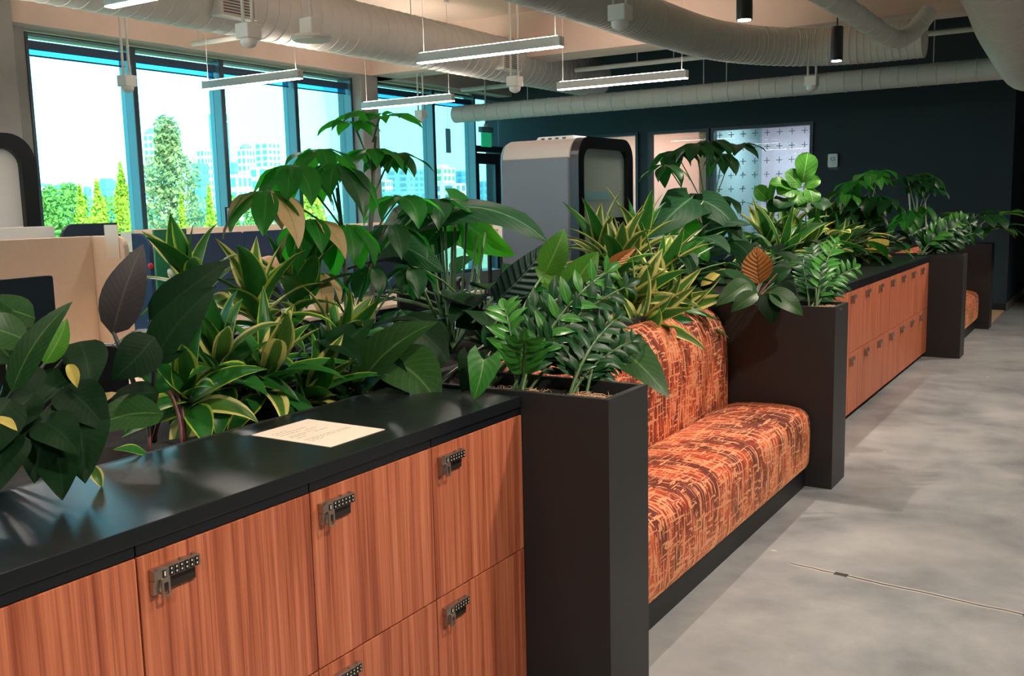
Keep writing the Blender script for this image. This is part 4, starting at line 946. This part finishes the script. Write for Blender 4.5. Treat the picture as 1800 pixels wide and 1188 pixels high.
# A1 big-leaved philodendron at the left of the near trough
p = Plant('philodendron', 'big-leaved philodendron at the left with upright dark paddle leaves', (-2.28, 1.72, ZT), PH)
hero(p, 'paddle', .205, .5, .12, .04, 'purple', (197, 588, -2.33), (252, 428, -2.40), (1, -.4, .25), .5, 1, pm='stemdk', pr=.007, label='upright grey leaf underside')
hero(p, 'paddle', .21, .45, .10, .04, 'philodk', (268, 640, -2.2), (380, 503, -2.28), (.6, -.4, .6), .45, 2, pm='stemdk', pr=.007)
hero(p, 'paddle', .2, .6, .10, .04, 'philodk', (262, 566, -2.35), (405, 457, -2.42), (.5, -.3, .8), .3, 3, pm='stemdk', pr=.006)
hero(p, 'paddle', .36, .5, .08, .03, 'philodk', (272, 592, -2.15), (196, 668, -2.08), (.7, -.5, .5), .5, 4, pm='stemdk', pr=.006)
hero(p, 'paddle', .30, .8, .15, .05, 'philo', (288, 728, -2.14), (148, 762, -2.05), (.3, -.4, 1), .2, 5, pm='stemred', pr=.006)
hero(p, 'paddle', .30, .6, .12, .05, 'philodk', (280, 690, -2.2), (190, 700, -2.12), (.3, -.4, 1), .3, 6, pm='stemred', pr=.005, rootpt=(-2.3, 1.72, .96))
hero(p, 'ovate', .22, .9, .2, .1, 'drac', (262, 800, -2.06), (198, 790, -2.0), (0, 0, 1), .3, 7, pet=False)
for q in ((-2.17, 1.62), (-2.14, 1.70), (-2.2, 1.76)): p.stem(qcurve((q[0], q[1], ZT), (q[0]-.02, q[1]+.03, 1.03), (q[0]-.06, q[1]+.02, 1.10)), .005, 'stemred', 'petiole')
# A0 nearest philodendron, its low dark leaves standing in for leaf shadow on the counter
p = Plant('philodendron', 'philodendron at the left edge, its low dark leaves in place of leaf shadow on the counter', (-2.22, 1.18, ZT), PH)
H0 = [('philo', .30, (28, 640, -2.05), (-80, 520, -2.12), .3, 1), ('philo', .34, (62, 560, -2.12), (-40, 528, -2.0), .35, 2), ('philo', .36, (48, 600, -2.02), (-60, 570, -1.94), .35, 3),
      ('philo', .13, (20, 690, -1.98), (128, 529, -2.06), .5, 4), ('philobr', .22, (78, 640, -2.1), (118, 560, -2.16), .6, 5), ('philodk', .3, (180, 640, -2.15), (98, 640, -2.05), .4, 6),
      ('philodk', .29, (140, 600, -2.15), (160, 690, -2.02), .5, 1), ('philodk', .3, (60, 690, -2.0), (-30, 780, -1.86), .4, 2), ('philodk', .3, (90, 720, -1.98), (60, 850, -1.85), .5, 3), ('philodk', .29, (120, 700, -2.0), (150, 850, -1.86), .5, 4),
      ('philodk', .3, (30, 760, -1.95), (-20, 880, -1.82), .5, 5), ('philodk', .3, (110, 680, -2.02), (190, 760, -1.95), .5, 6), ('philodk', .3, (60, 640, -2.06), (10, 720, -1.95), .5, 1), ('philodk', .29, (90, 780, -1.95), (110, 880, -1.83), .5, 2), ('philodk', .29, (20, 700, -1.98), (-60, 840, -1.83), .5, 3),
      ('philodk', .29, (140, 660, -2.1), (60, 720, -1.96), .4, 5), ('philodk', .29, (70, 740, -1.96), (140, 800, -1.86), .5, 4)]
for m_, W, b, t, c, sd in H0: hero(p, 'paddle', W, .7, .15, .08, m_, b, t, (.3, -.3, .8), c, sd, pm='stemdk')
hero(p, 'ovate', .22, 1.2, .2, .2, 'yellow', (120, 640, -2.0), (136, 682, -1.98), (.5, -.5, .5), .5, 2, pet=False, label='curled yellow leaf')
hero(p, 'ovate', .2, 1.0, .2, .2, 'yellow', (-10, 735, -1.9), (31, 757, -1.88), (0, 0, 1), .4, 3, pet=False); hero(p, 'ovate', .2, .9, .2, .2, 'tan', (205, 690, -2.05), (155, 722, -2.0), (0, 0, 1), .4, 3, pet=False)
hero(p, 'ovate', .24, .9, .2, .2, 'dracy', (160, 818, -1.92), (180, 858, -1.90), (.5, -.5, .5), .5, 1, pet=False)
# A2 dracaena clump
U = (0, 0, 1)
def hd(px, py, X, k=1.0, tilt=(0, 0, 1)): return (at(px, py, X=X), tilt, k)
dracaena('dracaena', 'large yellow-edged dracaena clump behind the paper sheet', (-2.33, 2.12, ZT), [hd(455, 545, -2.4, 1.25, (-.15, 0, 1)), hd(520, 520, -2.45, 1.2, (.1, .25, 1)), hd(340, 500, -2.55, .9, (-.1, -.4, 1)), hd(385, 640, -2.28, 1.0, (.3, -.3, 1)), hd(470, 655, -2.22, 1.1, (.4, 0, 1)), hd(590, 610, -2.3, 1.1, (.4, .4, .8)), hd(330, 690, -2.25, .8, (.4, -.4, .8)), hd(545, 690, -2.2, .8, (.6, .2, .7))], n=19, Lr=(.20, .29), wsc=.25)
# A3 schefflera tree
p = Plant('schefflera_tree', 'tall schefflera with two trunks rising in front of the windows', (-2.5, 2.85, ZT), 'scheffleras')
X3 = -2.5
tr1 = [p.o, at(612, 560, X=X3), at(600, 400, X=X3), at(592, 330, X=X3)]; tr2 = [p.o+Vector((0, .08, 0)), at(655, 560, X=X3), at(651, 400, X=X3), at(660, 240, X=X3)]
p.stem(tr1, [.013, .012, .009, .005], 'trunk', 'trunk', 8); p.stem(tr2, [.013, .012, .010, .005], 'trunk', 'trunk', 8)
for (s, hpx, hpy, X, n, ll, mt, dr) in [((655, 250), 668, 205, -2.45, 8, .19, 'schef', .15), ((655, 300), 620, 215, -2.55, 6, .15, 'schef', .3), ((655, 330), 652, 262, -2.48, 8, .22, 'schef', .6), ((600, 390), 560, 262, -2.5, 8, .22, 'schef', .8), ((600, 400), 510, 290, -2.5, 9, .24, ('schef', 'schef', 'schef', 'schef', 'schef', 'tan'), .9), ((605, 420), 470, 335, -2.48, 9, .25, ('schef', 'schef', 'schef', 'schef', 'tan'), 1.1),
      ((600, 380), 590, 290, -2.42, 8, .26, ('schef', 'schefdk'), .9), ((655, 350), 690, 270, -2.5, 8, .2, 'schefdk', .7), ((605, 450), 545, 385, -2.45, 8, .25, ('schef', 'schef', 'schef', 'schef', 'schef', 'tan'), 1.1), ((605, 470), 610, 395, -2.38, 7, .26, 'schef', 1.3), ((652, 420), 705, 345, -2.45, 7, .24, ('schefdk', 'schef'), .6), ((652, 440), 690, 395, -2.38, 8, .22, 'schefdk', 1.0),
      ((655, 460), 765, 350, -2.5, 8, .24, 'schefdk', .5), ((610, 560), 560, 480, -2.45, 7, .2, ('schef', 'tan'), 1.2), ((655, 560), 720, 470, -2.42, 7, .2, 'schefdk', 1.2), ((655, 600), 705, 545, -2.35, 8, .22, 'schefdk', 1.2), ((610, 600), 650, 470, -2.35, 6, .18, 'schefdk', 1.2)]:
    umbrella(p, at(s[0], s[1], X=X3), at(hpx, hpy, X=X), n, ll, mt, dr)
# A4 philodendron with broad drooping leaves over the counter
p = Plant('philodendron', 'philodendron with broad leaves drooping onto the counter near the paper', (-2.3, 2.62, ZT), PH)
hero(p, 'paddle', .22, .9, .35, .03, 'philo', (625, 690, -2.12), (770, 565, -2.10), (.2, -.6, .8), .2, 1, pm='stem')
hero(p, 'paddle', .34, .8, .18, .04, 'philo', (668, 628, -2.1), (772, 714, -1.92), (.2, -.1, 1), .35, 2)
hero(p, 'paddle', .32, .9, .18, .04, 'philodk', (655, 640, -2.12), (720, 690, -1.98), (-.2, -.3, 1), .3, 3)
hero(p, 'paddle', .28, .7, .18, .04, 'philodk', (700, 560, -2.3), (790, 640, -2.2), (.2, -.3, 1), .4, 4); hero(p, 'paddle', .28, .7, .18, .04, 'schefdk', (560, 640, -2.25), (660, 560, -2.3), (.2, -.5, .8), .3, 5)
hero(p, 'paddle', .26, .8, .18, .04, 'philodk', (745, 560, -2.35), (770, 660, -2.2), (.4, -.3, .8), .5, 6); hero(p, 'paddle', .26, .8, .18, .06, 'philodk', (640, 690, -2.1), (600, 745, -2.0), (.4, -.3, .8), .3, 2)
hero(p, 'paddle', .3, .8, .2, .06, 'philodk', (690, 600, -2.3), (650, 690, -2.15), (.4, -.3, .8), .4, 3)
# A5 alocasia with huge leaves
p = Plant('alocasia', 'alocasia with huge dark ribbed leaves arching in the middle', (-2.42, 3.35, ZT), 'alocasias')
AL = dict(pm='stem', pr=.007)
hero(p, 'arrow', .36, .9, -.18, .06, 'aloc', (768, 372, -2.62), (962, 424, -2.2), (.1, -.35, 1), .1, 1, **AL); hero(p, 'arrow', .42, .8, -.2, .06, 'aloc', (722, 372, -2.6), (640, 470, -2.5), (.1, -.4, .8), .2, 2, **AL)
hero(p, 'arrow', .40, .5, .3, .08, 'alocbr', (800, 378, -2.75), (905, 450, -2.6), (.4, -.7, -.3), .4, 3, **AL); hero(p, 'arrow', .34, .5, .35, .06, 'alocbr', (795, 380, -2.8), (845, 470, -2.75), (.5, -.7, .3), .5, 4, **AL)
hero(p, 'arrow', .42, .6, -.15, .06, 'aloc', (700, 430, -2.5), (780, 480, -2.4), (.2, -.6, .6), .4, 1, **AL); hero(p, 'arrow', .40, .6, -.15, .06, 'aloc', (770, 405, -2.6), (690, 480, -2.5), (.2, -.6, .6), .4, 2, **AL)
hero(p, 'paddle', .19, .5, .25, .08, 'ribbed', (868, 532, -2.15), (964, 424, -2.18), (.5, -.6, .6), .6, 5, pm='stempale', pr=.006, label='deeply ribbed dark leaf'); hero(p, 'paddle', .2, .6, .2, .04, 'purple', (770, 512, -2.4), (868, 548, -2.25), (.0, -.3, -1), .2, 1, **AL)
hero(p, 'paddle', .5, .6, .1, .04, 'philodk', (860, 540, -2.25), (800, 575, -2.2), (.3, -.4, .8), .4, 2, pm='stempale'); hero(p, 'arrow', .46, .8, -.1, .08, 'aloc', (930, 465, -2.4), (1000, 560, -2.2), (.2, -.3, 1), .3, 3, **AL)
for px, py in ((782, 430), (800, 440), (820, 430), (838, 455), (856, 430), (760, 470)): p.stem(qcurve(p.o, at((px+800)/2, 600, X=-2.42), at(px, py-40, X=-2.5)), .006, 'stem', 'petiole')
for a_, b_ in (((870, 590), (835, 680)), ((905, 600), (880, 690)), ((890, 620), (895, 690)), ((930, 610), (860, 700))): p.stem(qcurve(at(b_[0], b_[1], X=-2.0), at((a_[0]+b_[0])/2+8, (a_[1]+b_[1])/2-10, X=-2.1), at(a_[0], a_[1], X=-2.2)), .0035, 'stempale', 'petiole')
hero(p, 'paddle', .18, .3, .5, 0, 'brown', (878, 640, -2.15), (888, 590, -2.15), (1, -.5, .3), .5, 1, pet=False, label='red folded sheath'); 
p = Plant('anthurium', 'small heart-leaved plant drooping over the counter edge beside the planter', (-2.0, 2.66, ZT), None)
hero(p, 'arrow', .5, .4, .12, .05, 'zz', (850, 632, -1.66), (832, 703, -1.64), (.6, -.6, .3), .6, 1, pm='stempale', pr=.003); hero(p, 'arrow', .5, .4, .12, .05, 'philodk', (828, 630, -1.75), (812, 690, -1.72), (.2, -.7, .4), .4, 2, pm='stempale', pr=.003)
hero(p, 'arrow', .5, .4, .12, .05, 'philodk', (905, 575, -1.9), (935, 640, -2.05), (.6, -.6, .3), .5, 3, pm='stempale', pr=.004)
# P1 zz plants and the great leaf over the sofa
pb = (-1.68, 2.71, .955)
def Z1(px, py, X, m=None): return ((px, py, X), m)
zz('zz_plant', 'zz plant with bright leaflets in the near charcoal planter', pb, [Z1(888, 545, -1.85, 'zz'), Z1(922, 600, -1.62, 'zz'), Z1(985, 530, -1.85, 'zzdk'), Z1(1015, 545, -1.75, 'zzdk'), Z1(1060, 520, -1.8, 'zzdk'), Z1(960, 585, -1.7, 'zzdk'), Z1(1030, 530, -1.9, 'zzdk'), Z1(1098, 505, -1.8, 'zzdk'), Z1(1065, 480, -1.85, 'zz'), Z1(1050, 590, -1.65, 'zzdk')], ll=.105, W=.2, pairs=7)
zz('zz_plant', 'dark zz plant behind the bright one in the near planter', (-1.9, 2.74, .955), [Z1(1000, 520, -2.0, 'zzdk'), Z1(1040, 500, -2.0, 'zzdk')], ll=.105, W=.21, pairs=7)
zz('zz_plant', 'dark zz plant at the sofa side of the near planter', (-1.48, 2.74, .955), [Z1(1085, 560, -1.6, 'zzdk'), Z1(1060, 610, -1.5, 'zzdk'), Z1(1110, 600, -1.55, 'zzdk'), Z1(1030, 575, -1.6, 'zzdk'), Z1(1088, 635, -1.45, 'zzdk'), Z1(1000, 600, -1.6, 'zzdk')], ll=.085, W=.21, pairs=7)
p = Plant('philodendron', 'philodendron with one great leaf hanging over the orange sofa', (-1.85, 2.79, .955), PH)
hero(p, 'paddle', .23, .5, .12, .03, 'philo', (1040, 585, -1.60), (1177, 700, -1.36), (.35, -.45, .9), .15, 1, pm='stem', pr=.007, label='great pale-veined leaf'); hero(p, 'paddle', .3, .6, .2, .04, 'philobr', (1000, 525, -2.0), (1052, 442, -2.0), (.6, -.6, .3), .6, 2)
hero(p, 'paddle', .3, .6, .2, .04, 'philobr', (958, 480, -2.1), (992, 402, -2.1), (.6, -.6, .3), .6, 3); hero(p, 'paddle', .3, .6, .2, .04, 'philobr', (1005, 505, -1.95), (940, 470, -2.0), (.4, -.6, .5), .5, 4)
hero(p, 'paddle', .16, .5, .3, .04, 'brown', (1062, 480, -2.05), (1118, 436, -2.05), (.5, -.6, .5), .5, 1, label='brown folded leaf')
# behind the sofa
dracaena('dracaena', 'yellow-edged dracaena behind the orange sofa, nearer the camera', (-2.3, 4.5, ZT), [hd(1085, 470, -2.35, 1.1), hd(1120, 440, -2.45, 1.0, (.1, .2, 1)), hd(1060, 450, -2.5, .9, (-.1, -.2, 1)), hd(1150, 500, -2.25, 1.1, (.4, .2, .9)), hd(1110, 530, -2.2, 1.0, (.6, -.1, .7)), hd(1150, 555, -2.15, .9, (.7, .1, .5)), hd(1128, 572, -2.08, .85, (.8, -.2, .35)), hd(1180, 555, -2.1, .8, (.8, .2, .35))], mats=('dracy', 'drac', 'dracy'), n=18, Lr=(.28, .42))
p = Plant('alocasia', 'alocasia with pale-veined leaves behind the sofa', (-2.4, 5.2, ZT), 'alocasias')
AL2 = dict(pm='stempale', pr=.006)
for i, (b, t, m_, W, c) in enumerate([((1215, 348, -2.6), (1140, 420, -2.35), 'aloc', .45, .35), ((1235, 352, -2.6), (1305, 420, -2.4), 'aloc', .4, .3), ((1195, 400, -2.6), (1245, 460, -2.5), 'alocbr', .5, .5), ((1230, 400, -2.55), (1320, 395, -2.3), 'aloc', .3, .2), ((1250, 440, -2.45), (1310, 450, -2.3), 'aloc', .35, .3), ((1240, 470, -2.4), (1275, 500, -2.3), 'aloc', .45, .5), ((1260, 380, -2.6), (1250, 440, -2.5), 'aloc', .5, .4), ((1280, 420, -2.5), (1330, 470, -2.4), 'aloc', .45, .3), ((1215, 440, -2.4), (1180, 500, -2.3), 'aloc', .5, .4)]):
    hero(p, 'arrow', W, .8, -.15, .06, m_, b, t, (.2, -.35, .9), c, i % 5, **AL2)
hero(p, 'paddle', .14, .5, .4, .05, 'yellow', (1232, 505, -2.15), (1276, 472, -2.15), (.4, -.5, .6), .4, 1, pet=False, label='rolled yellow-green leaf')
p = Plant('schefflera_tree', 'slender schefflera against the lit partition windows', (-2.5, 5.6, ZT), 'scheffleras')
XS = -2.5; p.stem([p.o, at(1235, 450, X=XS), at(1248, 375, X=XS)], [.012, .01, .007], 'trunk', 'trunk')
for (s, h_, n, ll, dr) in [((1245, 380), (1186, 265), 8, .26, .6), ((1245, 390), (1221, 252), 8, .26, .7), ((1248, 380), (1246, 248), 8, .26, .6), ((1248, 380), (1296, 255), 8, .3, .35), ((1248, 400), (1271, 270), 8, .25, .9), ((1245, 400), (1265, 345), 7, .25, .8), ((1240, 420), (1230, 340), 7, .24, .9), ((1240, 410), (1171, 290), 7, .22, .9)]:
    umbrella(p, at(s[0], s[1], X=XS), at(h_[0], h_[1], X=XS+random.Random(n*h_[0]).uniform(-.15, .15)), n, ll, 'schefdk', dr)
# P2: philodendron with a brown leaf, and zz
p = Plant('philodendron', 'philodendron with one brown leaf in the second charcoal planter', (-1.78, 5.42, .955), PH)
hero(p, 'ovate', .40, .3, .1, .05, 'brown', (1335, 500, -1.78), (1330, 432, -1.80), (.6, -.7, .2), .7, 1, pm='stemred', pr=.006, label='upright brown ribbed leaf')
for i, (b, t, m_, W, c) in enumerate([((1318, 496, -1.72), (1258, 538, -1.62), 'philo', .24, .45), ((1330, 515, -1.64), (1284, 549, -1.60), 'philo', .27, .3), ((1342, 516, -1.60), (1358, 570, -1.56), 'philodk', .36, .45), ((1352, 513, -1.57), (1412, 555, -1.53), 'philo', .30, .35), ((1350, 480, -1.85), (1405, 488, -1.75), 'philodk', .34, .3), ((1382, 468, -1.85), (1450, 463, -1.7), 'philo', .24, .2), ((1345, 490, -1.9), (1300, 480, -1.95), 'philodk', .36, .3), ((1312, 515, -1.8), (1292, 488, -1.7), 'philo', .3, .5), ((1366, 500, -1.56), (1395, 540, -1.53), 'philodk', .36, .4), ((1352, 498, -1.8), (1392, 472, -1.7), 'schefdk', .36, .4), ((1375, 490, -1.8), (1420, 500, -1.6), 'philodk', .3, .3)]):
    hero(p, 'paddle', W, .7, .2, .04, m_, b, t, (.2, -.3, .9), c, i % 6, pm='stemred' if i % 2 else 'stem', pr=.004)
zz('zz_plant', 'zz plant at the aisle corner of the second charcoal planter', (-1.45, 5.42, .955), [Z1(1468, 428, -1.6, 'zz'), Z1(1500, 472, -1.45, 'zz'), Z1(1430, 440, -1.7, 'zzdk'), Z1(1450, 480, -1.6, 'zzdk'), Z1(1410, 465, -1.7, 'zzdk'), Z1(1480, 500, -1.5, 'zzdk'), Z1(1425, 490, -1.6, 'zzdk')], ll=.10, W=.2, pairs=9)
# behind the far counter
dracaena('dracaena', 'dracaena behind the second planter, left of the fiddle-leaf stems', (-2.3, 6.45, ZT), [hd(1385, 420, -2.3, 1.2), hd(1350, 430, -2.4, 1.0, (-.1, -.3, 1)), hd(1410, 440, -2.2, 1.1, (.4, .2, .9)), hd(1370, 450, -2.2, 1.0, (.5, -.2, .8))], n=18, Lr=(.3, .44))
dracaena('dracaena', 'dracaena behind the far counter, right of the fiddle-leaf stems', (-2.3, 7.7, ZT), [hd(1465, 410, -2.3, 1.25), hd(1440, 410, -2.4, 1.1, (-.2, 0, 1)), hd(1490, 420, -2.2, 1.1, (.4, .3, .8)), hd(1460, 435, -2.15, 1.0, (.6, -.1, .6))], n=20, Lr=(.32, .46))
p = Plant('fiddle_leaf_fig', 'fiddle-leaf fig with light green round leaves before the lit window', (-2.5, 7.0, ZT), None)
XF = -2.5
for bs, tp in (((1432, 440), (1425, 300)), ((1390, 420), (1392, 320)), ((1375, 420), (1345, 345))): p.stem([p.o, at(bs[0], bs[1], X=XF), at(tp[0], tp[1], X=XF)], [.012, .01, .006], 'trunk', 'trunk')
for i, (b, t, W, m_, nn) in enumerate([((1410, 322, XF), (1420, 268, XF), .40, 'fiddle', (.7, -.7, .1)), ((1408, 330, XF), (1380, 302, XF+.05), .42, 'fiddle', (.3, -.6, .7)), ((1414, 330, XF), (1443, 316, XF+.05), .4, 'fiddle', (.6, -.4, .7)), ((1420, 328, XF), (1430, 358, XF+.1), .42, 'fiddle', (.5, -.5, .7)), ((1396, 330, XF), (1352, 322, XF+.05), .36, 'fiddle', (.0, -.5, .8)), ((1400, 330, XF), (1366, 342, XF+.1), .4, 'fiddle', (.2, -.7, .6)), ((1350, 352, XF), (1327, 328, XF+.05), .4, 'fiddle', (.4, -.8, .3)), ((1350, 362, XF), (1358, 312, XF), .2, 'fiddle', (.8, -.2, .2)), ((1400, 335, XF), (1402, 362, XF+.15), .45, 'fiddle', (.4, -.7, .5)),
        ((1392, 350, XF), (1368, 366, XF+.2), .4, 'schefdk', (.2, -.4, .9)), ((1395, 355, XF), (1420, 374, XF+.2), .4, 'schefdk', (.4, -.4, .8)), ((1390, 360, XF), (1350, 372, XF+.1), .4, 'schefdk', (.1, -.4, .9)), ((1430, 350, XF), (1448, 370, XF+.2), .4, 'schefdk', (.5, -.4, .7)), ((1390, 352, XF), (1424, 354, XF+.1), .34, 'schefdk', (.3, -.5, .8))]):
    hero(p, 'round', W, .7, .14, .16, m_, b, t, nn, .15, i % 5, pet=False)
OD = lambda px, py: ondepth(px, py, depth(p.o)+p.rr.uniform(-.12, .12))
p = Plant('schefflera_tree', 'bright green schefflera behind the far counter', (-2.38, 9.0, ZT), 'scheffleras')
XS = -2.45; p.stem([p.o, OD(1530, 400), OD(1525, 350)], [.012, .01, .006], 'trunk', 'trunk')
for (h_, n, ll, dr, m_) in [((1485, 335), 8, .26, .8, 'zz'), ((1505, 318), 8, .26, .7, 'schef'), ((1528, 305), 8, .28, .6, 'zz'), ((1545, 300), 8, .24, .5, 'schef'), ((1515, 345), 8, .3, 1.0, 'schefdk'), ((1545, 345), 8, .3, 1.0, 'schefdk'), ((1560, 350), 7, .28, .9, 'schefdk'), ((1530, 370), 7, .28, 1.0, 'schefdk'), ((1500, 370), 7, .28, 1.0, 'schefdk')]:
    umbrella(p, OD(1527, 380), OD(h_[0], h_[1]), n, ll, m_, dr)
p = Plant('schefflera_tree', 'dark schefflera with pale stems near the third planter', (-2.32, 10.75, ZT), 'scheffleras')
for a_, b_ in (((1602, 400), (1598, 340)), ((1628, 400), (1625, 335))): p.stem([p.o, OD(a_[0], a_[1]), OD(b_[0], b_[1])], [.014, .013, .010], 'stempale', 'trunk')
for (h_, n, ll, dr, m_) in [((1595, 312), 8, .28, .5, 'schefdk'), ((1615, 306), 8, .28, .5, 'schefdk'), ((1635, 312), 8, .28, .7, 'schefdk'), ((1610, 325), 7, .25, .9, 'schefdk'), ((1600, 370), 8, .3, 1.0, 'schef'), ((1620, 362), 8, .3, 1.0, 'schef'), ((1590, 385), 8, .3, .9, 'schef'), ((1640, 330), 6, .22, .6, 'schefdk')]:
    umbrella(p, OD(1612, 385), OD(h_[0], h_[1]), n, ll, m_, dr, pr=.006, pm='stempale')
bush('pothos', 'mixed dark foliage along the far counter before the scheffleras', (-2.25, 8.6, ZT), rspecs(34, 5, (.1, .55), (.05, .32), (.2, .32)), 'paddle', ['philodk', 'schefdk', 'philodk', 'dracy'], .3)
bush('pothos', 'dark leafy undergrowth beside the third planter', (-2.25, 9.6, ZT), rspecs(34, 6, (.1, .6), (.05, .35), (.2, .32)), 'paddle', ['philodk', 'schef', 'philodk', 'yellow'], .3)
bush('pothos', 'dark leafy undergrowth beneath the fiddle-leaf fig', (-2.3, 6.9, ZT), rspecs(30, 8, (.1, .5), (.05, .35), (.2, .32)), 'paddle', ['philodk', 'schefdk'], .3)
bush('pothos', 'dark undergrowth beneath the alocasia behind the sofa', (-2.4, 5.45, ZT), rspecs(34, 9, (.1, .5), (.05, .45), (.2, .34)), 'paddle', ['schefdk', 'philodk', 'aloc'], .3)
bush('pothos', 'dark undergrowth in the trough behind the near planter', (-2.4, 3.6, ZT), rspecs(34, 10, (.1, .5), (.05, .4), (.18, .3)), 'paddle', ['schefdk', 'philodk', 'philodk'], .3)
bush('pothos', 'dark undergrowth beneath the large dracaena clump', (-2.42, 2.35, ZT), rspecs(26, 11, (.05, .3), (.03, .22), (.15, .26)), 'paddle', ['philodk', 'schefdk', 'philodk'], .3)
# P3 and P4
zz('zz_plant', 'zz plant with yellow-green tips in the third charcoal planter', (-1.7, 10.29, .955), [Z1(1690, 385, -1.7, 'zz'), Z1(1705, 392, -1.6, 'zzdk'), Z1(1672, 400, -1.8, 'zzdk'), Z1(1660, 420, -1.8, 'zzdk'), Z1(1700, 420, -1.5, 'zzdk'), Z1(1650, 405, -1.95, 'zzdk'), Z1(1715, 410, -1.5, 'zzdk')], ll=.15, W=.24, pairs=8)
bush('philodendron', 'rounded leafy plant in the farthest charcoal planter', (-1.6, 12.63, .955), [(.1+.3*math.cos(a), .0+.25*math.sin(a), .22+.3*((a*3) % 1), a, .3) for a in [i*.5 for i in range(26)]], 'paddle', ['philo', 'philobr', 'philo', 'schefdk'], .32, PH)
